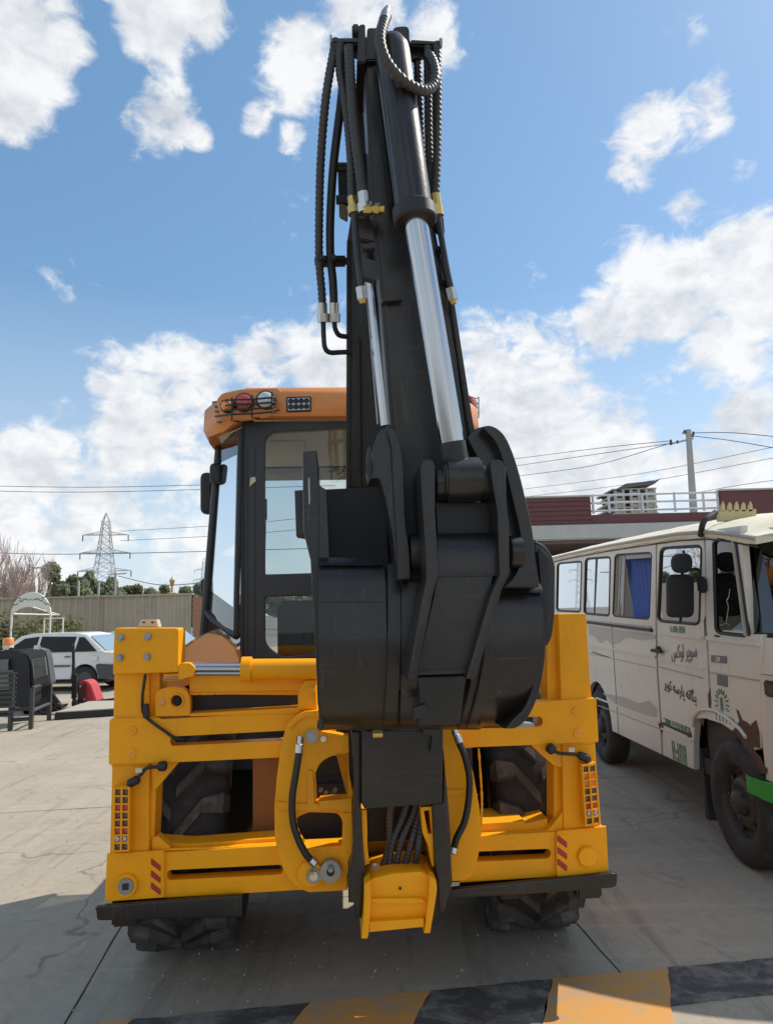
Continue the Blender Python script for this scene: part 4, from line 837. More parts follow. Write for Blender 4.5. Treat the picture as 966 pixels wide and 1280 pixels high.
wl = plate('work_light', [(357.5, 496, 2), (389, 495, 2), (389, 514, 2), (358, 515, 2)], dR - .085, .06, 'black_plastic', roof, bevel=.004)
plate('light_face', [(359.5, 498, 1), (387, 497, 1), (387, 512, 1), (360, 513, 1)], dR - .088, .006, 'clear_lens', wl, bevel=.001)
for i in range(4):
    for j in range(2):
        c = M(363.5 + i * 6.6, 501.5 + j * 7.2 - i * .2, dR - .09)
        MB().loft([[c + Vector((math.cos(k * PI / 8) * r, -o, math.sin(k * PI / 8) * r)) for k in range(16)] for r, o in ((.0155, 0), (.0155, .003), (.012, .003), (.006, -.001))]).build('reflector_cup', 'black_plastic', wl, angle=30)
# right corner
face_lamp(586, 505, .05, 1.0, Vector((.5, -1, 0)), 'red_lens', roof); face_lamp(590, 520, .03, 1.02, Vector((.6, -1, 0)), 'clear_lens', roof)
cg = MB()
for y in (497, 503, 509, 515, 521): cg.tube([M(578, y, .9), M(590, y, .86), M(598, y + 1, .95)], .0035, 6)
for x in (578, 588, 598): cg.tube([M(x, 496, .87), M(x, 522, .87)], .0035, 6)
cg.build('lamp_guard', 'black_plastic', roof)
# mirrors and handles on the left of the cab
ma = hose('mirror_arm', [(271, 640, 1.3), (264, 628, 1.35), (262, 608, 1.35), (270, 592, 1.25)], .012, 'black_plastic', BH)
def rounded(name, cx, cy, rx, ry, d, th, parent, material='black_plastic'):
    return plate(name, [(cx - rx, cy - ry, rx), (cx + rx, cy - ry, rx), (cx + rx, cy + ry, rx), (cx - rx, cy + ry, rx)], d, th, material, parent, bevel=.02)
rounded('mirror_head', 258, 616, 8, 26, 1.35, .07, ma)
rounded('cab_side_lamp', 268.5, 591, 7, 13, 1.0, .07, BH); rounded('door_hinge_cover', 258, 736, 8, 14, 1.12, .07, BH)
MB().tube([M(277, 556, .98), M(286, 557, .9), M(300, 560, .7)], .006, 6).build('window_stay', 'black_plastic', BH)
rounded('window_latch', 290, 558, 4, 6, .85, .03, BH); rounded('interior_handle', 294, 690, 3, 13, .75, .03, BH)
hose('interior_grab', [(294, 714, .8), (286, 712, .85), (280, 717, .9), (275, 715, .95)], .014, 'black_plastic', BH)
MB().tube([M(331, 612, .7), M(332, 660, .7), M(331, 700, .7)], .004, 6).build('wiper_link', 'black_plastic', BH)
MB().tube([M(331.5, 624, .68), M(331.5, 650, .68)], .012, 8).build('wiper_blade', 'black_plastic', BH)
# ---- fenders, bonnet, loader arms ahead of the cab
def fender(cx, w):
    A = []; 
    for t in range(13):
        a = PI * (.66 - t / 12 * .5); r = .80
        A.append((.82 + math.cos(a) * r, .66 + math.sin(a) * r))
    r1 = [Vector((cx - w / 2, y, z)) for y, z in A] + [Vector((cx - w / 2, y, z - .05)) for y, z in A[::-1]]
    r2 = [p + Vector((w * .72, 0, .06)) for p in r1]; r3 = [p + Vector((w, 0, .07)) for p in r1]
    MB().loft([[p + Vector((-.0, 0, -.06)) for p in r1], [p + Vector((.04, 0, 0)) for p in r1], r2, r3]).build('rear_fender', 'fender_orange', BH, angle=50)
fender(tL - .06, .4); fender(tR + .06, .4)
pk = MB(); zf = M(262, 800, .6).z
hump = [M(205, 832, .45), M(222, 812, .5), M(240, 800, .6), (M(262, 789, .7)), M(280, 797, .58), M(298, 808, .55), M(300, 824, .5), M(300, 850, .5), M(205, 850, .45)]
MB().prism(hump, (0, .5, .02)).build('fender_crown', 'fender_orange', BH, bevel=.02)
MB().box((xc, 2.7, 1.25), (.9, 1.5, .75)).build('bonnet', 'yellow', BH, bevel=.08)
MB().box((xc, 1.8, .75), (.7, 3.2, .35)).build('chassis', 'black_plastic', BH, bevel=.03)
for s in (-1, 1):
    MB().tube([Vector((xc + s * .72, 2.6, 1.12)), Vector((xc + s * .72, 3.2, 1.25)), Vector((xc + s * .72, 4.1, .6))], .09, 8).build('loader_arm', 'yellow', BH)
MB().prism([Vector((xc - 1.15, 3.9, .15)), Vector((xc - 1.15, 4.7, .15)), Vector((xc - 1.15, 4.5, .9)), Vector((xc - 1.15, 4.0, 1.0))], (2.3, 0, 0)).build('loader_bucket', 'yellow', BH, bevel=.02)
# ================================================================== THE MINIBUS
XV = 2.33
VN = thing('minibus', 'battered cream passenger van with a rusty wheel arch parked right of the digger', 'minibus', (XV + 1.0, 6.9, 0))
VO = Vector((XV + 1.0, 6.9, 0))
def vp(px, py, x=XV): v = atX(px, py, x); return (v.y, v.z)
def vplate(name, pts, x, th, material, parent, holes=(), bevel=.003, raw=False, **props):
    """outline on the plane X=x (photo pixels, or (Y, z) when raw); body goes towards +X"""
    def cv(lp): 
        lp = fillet(lp); return [tuple(p) for p in lp] if raw else [vp(p[0], p[1], x) for p in lp]
    return curve_plate(name, [cv(pts)] + [cv(h) for h in holes], th, bevel, lambda u, v, w: Vector((x + w, u, v)) - VO, material, parent, **props)
ZV = zc(680, 660, 853 / 200); ZW = zc(780, 640, 966 / 186); ZX = zc(780, 840, 916 / 186)
w1 = [ZV(70, 190, 4), ZV(200, 178, 4), ZV(192, 447, 4), ZV(65, 440, 4)]; w2 = [ZV(220, 165, 4), ZV(352, 155, 4), ZV(346, 467, 4), ZV(212, 455, 4)]
w3 = [ZV(376, 142, 5), ZV(572, 130, 5), ZV(560, 487, 5), ZV(364, 470, 5)]; wd = [ZV(620, 108, 7), ZV(838, 95, 7), ZV(826, 513, 7), ZV(604, 495, 7)]
gut = lambda px: (px, 697 - (px - 692) * .192)
g0 = vp(692, 697)
rear = [(10.9, 2.43), (10.9, .42)]
body_top = [vp(819, 675.5), vp(760, 685), vp(700, 696)]
rwc = (8.2, .41)
arch_r = [(rwc[0] + math.cos(a) * .47, max(.40, rwc[1] + math.sin(a) * .47)) for a in [PI * k / 12 for k in range(13)]]
# rear side panel (windows 1-3)
seamL = [vp(819, 675.5), vp(818.5, 780), vp(820, 840), vp(825, 911), vp(826, 943)]
loopR = [(10.9, 2.40)] + [(10.9, .42)] + [(p[0], p[1]) for p in arch_r] + [seamL[4]] + seamL[3::-1] + [vp(760, 686)]
def cv(lp): return [vp(p[0], p[1]) for p in fillet(lp)]
wall = curve_plate('side_panel', [loopR] + [cv(w) for w in (w1, w2, w3)], .05, .006, lambda u, v, w: Vector((XV + w, u, v)) - VO, 'van_paint', VN)
# front door
door = [(820.5, 676), (878.5, 664.5), (880, 700), (880.5, 780), (882, 800), (884.5, 850), (886, 887, 0), (876, 889), (868, 902), (866, 930), (866.5, 962), (828, 944), (827, 911), (822, 840), (820.5, 780)]
DR = vplate('front_door', door, XV, .05, 'van_paint', VN, holes=[wd], bevel=.006)
# front wing with quarter window hole
qw = [(891, 677, 5), (914, 668, 3), (931, 795, 3), (894, 791, 8)]
ff_ = [(880.5, 664), (900, 660.5), (925, 657), (925, 664), (936, 793), (950, 793), (950, 935), (942, 938), (931, 916), (914, 901), (898, 890), (888, 887), (886.5, 850), (884, 800), (882, 780), (881.5, 700)]
WG = vplate('front_wing', ff_, XV, .05, 'van_paint', VN, holes=[qw], bevel=.006)
MB().box((XV + .12 - VO.x, 6.0 - VO.y, 1.0), (.04, 3, .9)).build('inner_lining', 'black_plastic', VN)
# front corner and nose, upper windscreen frame
def vfront(z0, z1, pl0, pl1, material, name, parent=VN, th=.04):
    A = [Vector((x, y, z0 if not callable(z0) else z0(i))) - VO for i, (x, y) in enumerate(pl0)]; B = [Vector((x, y, z1)) - VO for x, y in pl1]
    A2 = [p + Vector((.0, th, 0)) for p in A]; B2 = [p + Vector((0, th, 0)) for p in B]
    return MB().loft([A + A2[::-1], B + B2[::-1]]).build(name, material, parent, angle=50)
y0 = atX(949.3, 850, XV).y
plan = [(XV + .003, y0 + .01), (XV + .012, y0 - .12), (XV + .05, y0 - .25), (XV + .13, y0 - .36), (XV + .28, y0 - .44), (XV + 1.03, y0 - .50), (XV + 1.78, y0 - .44), (XV + 1.95, y0 - .34), (XV + 2.03, y0 - .2), (XV + 2.06, y0)]
plan_up = [(x + (.0 if i < 2 else .012), y + .02) for i, (x, y) in enumerate(plan)]
nose = vfront(.62, 1.27, plan, plan, 'van_paint', 'nose_panel')
vfront(1.275, 1.50, plan, [(x + .01, y + .05) for x, y in plan], 'van_paint', 'nose_panel', nose)
ws0 = [(XV + .03, y0 + .06)] + [(x + .02, y + .09) for x, y in plan[1:-1]] + [(XV + 2.03, y0 + .06)]
wst = [(XV + .07, atX(920, 667, XV).y + .0)] + [(x + .06 * (1 if x < XV + 1 else -1), y + .30) for x, y in plan[1:-1]] + [(XV + 1.99, y0 + .3)]
vfront(1.50, 1.53, ws0, ws0, 'black_plastic', 'windscreen_seal')
scr = vfront(1.53, 2.13, ws0, wst, 'van_front_glass', 'windscreen', th=.008)
vfront(2.13, 2.16, wst, wst, 'black_plastic', 'windscreen_seal')
MB().tube([Vector((XV - .002, *vp(915, 668))) - VO, Vector((XV - .002, *vp(932, 795))) - VO], .014, 8).build('window_pillar', 'van_trim', VN)
MB().tube([Vector((XV + .0, *vp(918.5, 668))) - VO, Vector((XV + .0, *vp(936, 795))) - VO], .012, 8).build('windscreen_seal', 'black_plastic', VN)
# nose lower: bumper, indicator, headlight
bp = [(x + (-.05 if i < 3 else 0), y - .07) for i, (x, y) in enumerate(plan)][0:]
bp[0] = (XV - .045, 4.66); bp[1] = (XV - .05, 4.58); bp[2] = (XV - .03, 4.46); bp[3] = (XV + .05, 4.34); bp[4] = (XV + .2, 4.24)
bump = vfront(.51, .62, bp, bp, 'green_bumper', 'bumper', th=.12)
ind = MB().box(Vector((XV + .02, y0 - .12, 1.19)) - VO, (.05, .16, .1)).build('indicator', 'black_plastic', VN, bevel=.01)
MB().box(Vector((XV + .012, y0 - .15, 1.19)) - VO, (.05, .12, .075)).build('indicator_lens', 'rust', ind, bevel=.01)
MB().cyl(Vector((XV + .3, y0 - .52, 1.0)) - VO, Vector((XV + .3, y0 - .44, 1.0)) - VO, .11).build('headlight', 'clear_lens', VN)
# rust patch round the arch and grey primer lip
RUST = [ZX(685, 228), ZX(700, 240), ZX(722, 295), ZX(745, 305), ZX(770, 325), ZX(800, 372), ZX(785, 380), ZX(805, 440), ZX(790, 470), ZX(812, 500), ZX(835, 520), ZX(855, 575), ZX(878, 600), ZX(870, 630), ZX(815, 620), ZX(775, 560), ZX(740, 480), ZX(705, 400), ZX(660, 365), ZX(690, 330), ZX(706, 300)]
vplate('rust_patch', RUST, XV - .004, .004, 'rust', WG, bevel=.001)
lip = [vp(*p) for p in ((867.5, 908), (868.5, 896), (875, 888.5), (884, 886.5), (897, 889), (912, 899), (926, 911), (934, 922))]
lp_o = MB().tube([Vector((XV - .01, *q)) - VO for q in [(a[0], a[1]) for a in lip]], .013, 8).build('arch_lip', 'van_paint', WG)
for rp in (((938, 905), (944, 900), (948, 915), (949, 935), (942, 934)), ((884, 868), (887, 860), (888, 880), (885, 884)), ((874, 902), (880, 898), (878, 908)), ((905, 894), (915, 899), (922, 906), (913, 903)), ((893, 793), (899, 795), (897, 800), (891, 798))):
    vplate('rust_patch', list(rp), XV - .0035, .003, 'rust', WG, bevel=.0006)
for rp in (((822, 905), (826, 902), (829, 910), (826, 918)), ((858, 916), (863, 915), (864, 921), (859, 922)), ((880.8, 770), (879, 775), (880, 800), (881, 798))):
    vplate('rust_patch', list(rp), XV - .0035, .003, 'rust', DR, bevel=.0006)
vplate('paint_patch', [ZX(440, 285), ZX(430, 260), ZX(470, 228), ZX(520, 232), ZX(590, 262), ZX(680, 300), ZX(700, 330), ZX(665, 362), ZX(600, 318), ZX(500, 285)], XV - .003, .003, 'white_decal', WG, bevel=.001)
# wheel wells and wheels
for yc in (4.97, 8.2): 
    MB().box(Vector((XV + .34, yc, .75)) - VO, (.55, 1.15, .7)).build('wheel_well', 'black_plastic', VN)
def van_wheel(yc, x):
    prof = [(0, .60), (-.012, .66), (-.02, .80), (-.014, .92), (.015, .985), (.05, 1.0), (.16, 1.0), (.2, .96), (.22, .8)]
    R = .405; C = Vector((x, yc, .395)) - VO
    rings = [[C + Vector((u, math.cos(2 * PI * k / 48) * rr * R, max(-.392, math.sin(2 * PI * k / 48) * rr * R))) for u, rr in prof] for k in range(49)]
    t = MB().loft(rings, cap=False, close=False).build('wheel', 'rubber', VN, angle=60)
    pr = [(.0, .60), (.01, .585), (.06, .55), (.07, .46), (.03, .38), (.015, .30), (.03, .22), (.01, .20), (-.02, .17), (-.03, .10), (-.03, .02)]
    rings = [[C + Vector((u, math.cos(2 * PI * k / 40) * rr * R, math.sin(2 * PI * k / 40) * rr * R)) for u, rr in pr] for k in range(41)]
    rim = MB().loft(rings, cap=False, close=False).build('rim', 'steel_rim', t, angle=50)
    for k in range(6):
        a = 2 * PI * k / 6 + .3; c = C + Vector((.005, math.cos(a) * .26 * R, math.sin(a) * .26 * R)); MB().cyl(c, c + Vector((-.02, 0, 0)), .012, seg=6).build('wheel_nut', 'steel_rim', rim)
        a += .5; c = C + Vector((.035, math.cos(a) * .44 * R, math.sin(a) * .44 * R)); MB().cyl(c + Vector((.02, 0, 0)), c + Vector((-.005, 0, 0)), .024, seg=12).build('rim_slot', 'black_plastic', rim)
mat('steel_rim', (.05, .045, .042), .6, var=.3, dirt=(.12, .09, .07), dirt_amt=.7)
van_wheel(4.97, XV - .02); van_wheel(8.2, XV + .02)
vplate('mud_flap', [(5.63, .62), (5.66, .62), (5.66, .10), (5.60, .10)], XV + .04, .3, 'rubber', VN, raw=True)
MB().box(Vector((XV + 1.0, 7.6, .5)) - VO, (1.9, 6.2, .12)).build('underfloor', 'black_plastic', VN)
MB().box(Vector((XV + 1.0, 10.88, 1.4)) - VO, (2.0, .04, 1.9)).build('rear_panel', 'van_paint', VN)
MB().box(Vector((XV + 2.04, 7.7, 1.0)) - VO, (.04, 6.4, 1.1)).build('far_side_panel', 'van_paint', VN)
MB().box(Vector((XV + 2.04, 7.7, 2.3)) - VO, (.04, 6.4, .16)).build('far_side_panel', 'van_paint', VN)
for y in (5.2, 6.2, 7.4, 8.6, 9.8, 10.8): MB().box(Vector((XV + 2.04, y, 1.9)) - VO, (.05, .12, .9)).build('far_pillar', 'van_paint', VN)
for y in (6.4, 7.4, 8.4, 9.4):
    for x in (.45, 1.45): MB().box(Vector((XV + x, y, 1.15)) - VO, (.75, .15, .85)).build('seat_back', 'seat_fabric', VN, bevel=.05)
MB().box(Vector((XV + .5, 5.7, 1.2)) - VO, (.5, .15, .9)).build('seat_back', 'seat_fabric', VN, bevel=.05)
MB().box(Vector((XV + 1.0, 4.75, 1.35)) - VO, (1.9, .4, .25)).build('dashboard', 'seat_fabric', VN, bevel=.05)
# roof: follows the gutter, crowned across
gz = [(4.42, 2.12), (4.75, 2.185), (5.1, 2.24), (5.6, 2.28), (6.3, 2.31), (7.5, 2.355), (9.0, 2.395), (10.9, 2.43)]
def roof_ring_v(y, z):
    out = []; n_ = 14; h = .13 if y > 4.6 else .07
    for k in range(n_ + 1):
        u = k / n_; x = XV - .015 + u * 2.09; out.append(Vector((x, y - (.30 * math.sin(PI * u) if y < 4.5 else .24 * math.sin(PI * u) if y < 4.8 else 0), z + .01 + h * (1 - abs(2 * u - 1) ** 3.2) + .006 * math.sin(y * 9 + x * 3))) - VO)
    return out + [p + Vector((0, 0, -.05)) for p in out[::-1]]
fine = []
for (ya, za), (yb, zb_) in zip(gz, gz[1:]):
    for k in range(6): t = k / 6; fine.append((ya + (yb - ya) * t, za + (zb_ - za) * t))
fine.append(gz[-1])
RF = MB().loft([roof_ring_v(y, z) for y, z in fine]).build('roof', 'van_roof', VN, angle=60)
MB().tube([Vector((XV - .012, y, z + .0)) - VO for y, z in fine], .016, 8).build('gutter', 'van_trim', RF)
MB().tube([Vector((XV - .004, y, z - .055)) - VO for y, z in fine], .006, 6).build('gutter_shadow_gap', 'black_plastic', RF)
# brow above the windscreen
vfront(2.155, 2.20, wst, [(x, y - .02) for x, y in wst], 'van_paint', 'roof_brow', RF)
# windows
def vwin(name, w, mat_, parent=VN, x=XV + .008): return vplate(name, w, x, .006, mat_, parent, bevel=.001)
def wseal(w, r=.012, x=XV + .004): 
    p = [Vector((x, *q)) - VO for q in cv(w)]; return MB().tube(p + [p[0]], r, 6).build('window_seal', 'black_plastic', VN)
for w in (w1, w2, wd, qw):
    vwin('side_window', w, 'van_glass' if w is not qw else 'van_front_glass'); wseal(w, .014)
wseal(w3, .009)
# window 3: slid open, blue curtain behind
vplate('sliding_frame', [ZV(400, 148), ZV(430, 146), ZV(418, 478), ZV(388, 474)], XV + .025, .01, 'van_trim', VN, holes=[[ZV(406, 156), ZV(420, 155), ZV(409, 470), ZV(394, 466)]])
vplate('sliding_frame', [ZV(430, 142), ZV(570, 134), ZV(569, 158), ZV(429, 168)], XV + .03, .01, 'steel_dull', VN)
vwin('side_window', [ZV(405, 155), ZV(432, 153), ZV(421, 474), ZV(394, 468)], 'clear_glass', VN, XV + .03)
ca, cb_ = atX(*ZV(432, 160), XV + .09), atX(*ZV(590, 150), XV + .09)
rows = []
for (t, zz) in ((0, 0), (.15, 0), (.5, 0), (1, 0)):
    row = []
    for k in range(60):
        u = k / 59; z1_ = atX(*ZV(432, 160), XV + .09).z - .0; z2_ = atX(*ZV(420, 490), XV + .09).z
        lean = .12 * (1 - u) * t ** 1.2
        row.append(Vector((XV + .09 + .012 * math.sin(u * 46 + t * 1.3) * (1 - .5 * t), ca.y + (cb_.y - ca.y) * u - lean, z1_ + (z2_ - z1_) * t)) - VO)
    rows.append(row)
MB().loft(rows, cap=False, close=False).build('curtain', 'curtain', VN, angle=80)
vplate('window_divider', [ZV(272, 165), ZV(284, 164), ZV(270, 462), ZV(262, 461)], XV + .006, .02, 'black_plastic', VN)
# belt mouldings, swages and seams
def strip(name, a, b, h, proud, material, parent=VN):
    A = atX(*a, XV); B = atX(*b, XV)
    L_ = [Vector((XV - proud, A.y, A.z + h / 2)) - VO, Vector((XV - proud, B.y, B.z + h / 2)) - VO, Vector((XV - proud, B.y, B.z - h / 2)) - VO, Vector((XV - proud, A.y, A.z - h / 2)) - VO]
    return MB().prism(L_, (proud + .003, 0, 0)).build(name, material, parent, bevel=.002)
strip('sliding_rail', ZV(200, 498), ZV(578, 546), .028, .02, 'black_plastic'); strip('sliding_rail_cover', ZV(100, 480), ZV(570, 530), .02, .012, 'van_trim')
strip('swage_line', ZV(230, 620), ZV(595, 690), .02, .012, 'van_paint'); strip('swage_line', ZV(240, 668), ZV(590, 745), .008, .006, 'van_trim')
strip('swage_line', ZV(280, 905), ZV(620, 1035), .02, .012, 'van_paint', VN); strip('swage_line', ZV(285, 945), ZV(626, 1075), .01, .006, 'van_trim')
strip('swage_line', ZV(612, 560), ZV(845, 588), .022, .012, 'van_paint', DR); strip('swage_line', ZV(604, 700), ZV(850, 755), .012, .008, 'van_paint', DR); strip('swage_line', ZV(612, 740), ZV(845, 800), .010, .006, 'van_trim', DR)
strip('door_sill_trim', ZV(632, 1042), ZV(785, 1110), .02, .006, 'black_decal', DR); strip('swage_line', ZV(626, 1068), ZV(785, 1135), .018, .01, 'van_paint', DR)
strip('swage_line', (883, 797.5), (949, 805), .03, .014, 'van_paint', WG); strip('swage_line', (885, 840), (949, 851), .012, .006, 'van_trim', WG)
for x, a, b in ((764, 700, 925),): strip('panel_seam', (x, 775), (x + .8, 775), 0.001, .001, 'black_plastic')
A = atX(764, 777, XV); B = atX(773, 917, XV); MB().tube([Vector((XV - .001, A.y, A.z)) - VO, Vector((XV - .001, B.y, B.z)) - VO], .004, 6).build('panel_seam', 'soffit', VN)
A = atX(740, 815, XV); B = atX(762, 822, XV); MB().tube([Vector((XV - .001, A.y, A.z)) - VO, Vector((XV - .001, B.y, B.z)) - VO], .006, 6).build('panel_seam', 'soffit', VN)
# grey filler patches on the flank
vplate('filler_patch', P_(ZV, (236, 522), (300, 530), (420, 548), (560, 562), (590, 572), (590, 592), (520, 600), (470, 588), (430, 588), (395, 612), (360, 622), (330, 596), (310, 612), (290, 612), (270, 580), (236, 570)), XV - .0025, .003, 'van_filler', wall, bevel=.0008)
vplate('filler_patch', P_(ZV, (310, 880), (420, 900), (500, 935), (560, 920), (600, 960), (600, 1010), (480, 985), (380, 940)), XV - .0025, .003, 'van_filler', wall, bevel=.0008)
# door handle
hc = atX(*ZV(612, 655), XV)
h_ = MB().box(Vector((XV - .025, hc.y, hc.z)) - VO, (.03, .24, .03)).build('door_handle', 'black_plastic', DR, bevel=.01)
MB().cyl(Vector((XV - .03, hc.y - .02, hc.z + .01)) - VO, Vector((XV, hc.y - .02, hc.z + .01)) - VO, .03).build('handle_lock', 'black_plastic', h_)
# mirrors
XM = XV - .16
def mplate(name, pts, x, th, material, parent): return vplate(name, pts, x, th, material, parent, bevel=.0)
def mirror_shape(name, cx, cy, rx, ry, rr, parent):
    """rounded housing facing forward: width across the road, seen from behind"""
    Y = atX(cx, cy, XM).y
    def q(px, py): v = W(px, py, Y); return (v.x, v.z)
    lp = [q(*p) for p in fillet([(cx - rx, cy - ry, rr), (cx + rx, cy - ry, rr), (cx + rx, cy + ry, rr), (cx - rx, cy + ry, rr)], 7)]
    return curve_plate(name, [lp], .05, .018, lambda u, v, w: Vector((u, Y - .03 + w, v)) - VO, 'black_plastic', parent)
MR = mirror_shape('wing_mirror', 849, 745, 17, 27, 9, VN); mirror_shape('round_mirror', 851, 704, 13.2, 12.5, 13, MR)
YM = atX(849, 745, XM).y
wm = lambda px, py, dy=0: W(px, py, YM + dy) - VO
MB().tube(spline([wm(862, 714), wm(866, 711.5), wm(872, 712), wm(876, 717), wm(877, 728), wm(878, 736, -.05)]), .012, 8).build('mirror_arm', 'black_plastic', MR)
MB().tube([wm(854, 688, .03), wm(852, 720, .03), wm(850, 778, .03)], .011, 8).build('mirror_stay', 'black_plastic', MR)
MB().box(wm(877, 731, -.1), (.06, .06, .12)).build('mirror_bracket', 'black_plastic', MR, bevel=.015)
c = wm(857, 704.5, -.035); MB().cyl(c, c + Vector((0, -.004, 0)), .012).build('mirror_badge', 'brass', MR)
# wrapped pipe across the gutter, crest on the roof
v0, v1, v2 = atX(880, 670, XV), atX(886, 652, XV + .02), atX(894, 642, XV + .1)
hp = MB().tube(spline([Vector((XV - .03, v0.y, v0.z)) - VO, Vector((XV - .02, v1.y, v1.z)) - VO, v2 + Vector((0, 0, .01)) - VO]), .022, 8).build('roof_strap', 'black_plastic', RF)
# lettering and marks on the paint
def vtext(name, body, size, px, py, material, parent, slant=0.0, sx=1.0, x=XV - .004):
    c = atX(px, py, XV)
    return text_mesh(name, body, size, lambda u, v, w: Vector((x - w, c.y - u * sx, c.z + v + slant * u)) - VO, material, parent)
vtext('door_lettering', "\uFEAE\uFBFE\uFEEE\uFB90 \uFEEA\uFEB3\uFEAD\uFE8E\uFB58 \uFEEA\uFEE7\uFE8E\uFB95\uFBFE", .118, *ZV(720, 866), 'black_decal', DR, -.07, .86)
vtext('script_lettering', "\uFEB2\uFB90\uFEEE\uFEDF \uFEAE\uFB58\uFEEE\uFEB3", .15, *ZV(742, 660), 'grey_decal', DR, .06, .72)
bd = vplate('model_badge', [(888, 819), (907, 820.5), (907, 829.5), (888, 827.5)], XV - .006, .006, 'grey_decal', WG, bevel=.001); vtext('badge_digits', "L309", .05, 897.5, 824.3, 'white_decal', WG, 0, .85, XV - .008)
vplate('small_sticker', [(895.5, 842), (908, 844), (908, 859), (895.5, 856)], XV - .005, .004, 'grey_decal', WG, bevel=.001)
def glyph_block(px, py, w, h, n, seed, parent=None):
    rnd = random.Random(seed); c = atX(px, py, XV); y = c.y + w / 2; dy = w / n
    for k in range(n):
        a = y - k * dy; b = a - dy * .72; z0, z1 = c.z - h / 2, c.z + h / 2; t = h * .2; m_ = MB()
        segs = [((a, z0), (a - dy * .22, z1)), ((b + dy * .22, z0), (b, z1)), ((a, z1 - t), (b, z1)), ((a, z0), (b, z0 + t)), ((a, c.z - t / 2), (b, c.z + t / 2))]
        keep = [q for q in segs if rnd.random() < .75] or segs[:2]
        for (ya, za), (yb, zb) in keep:
            m_.box(Vector((XV - .002 - .0004 * rnd.random(), (ya + yb) / 2, (za + zb) / 2)) - VO, (.003, abs(ya - yb), abs(zb - za)))
        m_.build('faded_glyph', 'green_decal', DR)
glyph_block(*ZV(712, 541), .30, .05, 5, 1); glyph_block(*ZV(705, 1052), .55, .045, 13, 2); glyph_block(*ZV(722, 1200), .30, .15, 4, 5)
cc = atX(902, 879, XV)
def stroke(name, pts, r, material, parent, x=XV - .003): return MB().tube(spline([Vector((x, *vp(*p))) - VO for p in pts], 5), r, 6).build(name, material, parent, angle=60)
for k in range(11):
    a = PI * (1.1 - k / 10 * 1.25)
    ca_, sa_ = math.cos(a), math.sin(a)
    MB().tube([Vector((XV - .002, cc.y - ca_ * .065, cc.z + sa_ * .065)) - VO, Vector((XV - .002, cc.y - ca_ * .105, cc.z + sa_ * .10)) - VO], .006, 6).build('wreath_emblem_leaf', 'green_decal', WG)
MB().tube([Vector((XV - .002, cc.y, cc.z - .05)) - VO, Vector((XV - .002, cc.y, cc.z + .04)) - VO], .012, 6).build('wreath_emblem_stem', 'green_decal', WG)
for k in range(5): MB().tube([Vector((XV - .002, cc.y + .1 - k * .05, cc.z - .08 - .01 * (k % 2))) - VO, Vector((XV - .002, cc.y + .1 - k * .05, cc.z - .13)) - VO], .005, 6).build('wreath_emblem_mark', 'green_decal', WG)
# white tree-like decal on the quarter window
ZQ = zc(880, 660, 786 / 86)
xq = XV + .012
stroke('window_decal', [ZQ(270, 628), ZQ(200, 680), ZQ(140, 790), ZQ(135, 880), ZQ(170, 920), ZQ(205, 890)], .0025, 'white_decal', VN, xq)
stroke('window_decal', [ZQ(312, 655), ZQ(335, 685), ZQ(325, 750)], .0025, 'white_decal', VN, xq)
stroke('window_decal', [ZQ(275, 700), ZQ(262, 790), ZQ(240, 830), ZQ(258, 900), ZQ(245, 1000), ZQ(232, 1080)], .005, 'white_decal', VN, xq)
stroke('window_decal', [ZQ(160, 1115), ZQ(232, 1090), ZQ(275, 1115)], .0045, 'white_decal', VN, xq)
stroke('window_decal', [ZQ(222, 770), ZQ(232, 800), ZQ(245, 830)], .004, 'white_decal', VN, xq)
for q in ((230, 700), (275, 685), (302, 705), (296, 770), (282, 820), (195, 970)):
    v = vp(*ZQ(*q)); MB().cyl(Vector((xq - .002, *v)) - VO, Vector((xq + .002, *v)) - VO, .006, seg=10).build('window_decal', 'white_decal', VN)
# pale dots and pendant behind the windscreen
for k, q in enumerate(((440, 155), (530, 150), (625, 143), (716, 135), (438, 308))):
    v = W(*ZQ(*q), 4.62) - VO; MB().cyl(v, v + Vector((0, -.004, 0)), .009, seg=8).build('screen_dot', 'white_decal', VN)
MB().tube([W(*ZQ(525, 380), 4.7) - VO, W(*ZQ(530, 500), 4.7) - VO, W(*ZQ(545, 730), 4.7) - VO], [.022, .016, .004], 8).build('pendant', 'white_decal', VN)
# crest on the roof
CR = thing('roof_crest', 'cream spiked crest standing on the front of the cream van roof', 'roof ornament', (2.98, 5.25, 2.36))
def cw(px, py, y=5.25): return W(px, py, y) - Vector((2.98, 5.25, 2.36))
q = [cw(*p) for p in ((897, 652), (898, 638), (945, 636), (945, 650))]
mat('crest_paint', (.55, .45, .22), .5, var=.15); mat('crest_tip', (.75, .73, .62), .5)
MB().prism(q, (0, .03, 0)).build('crest_base', 'crest_paint', CR, bevel=.004)
for i in range(5):
    x = 903.5 + i * 8.6
    MB().prism([cw(*p) for p in ((x - 3, 640), (x - 2.4, 632), (x, 626 + (i % 2)), (x + 2.2, 631), (x + 3, 639))], (0, .02, 0)).build('crest_spike', 'crest_paint', CR, bevel=.003)
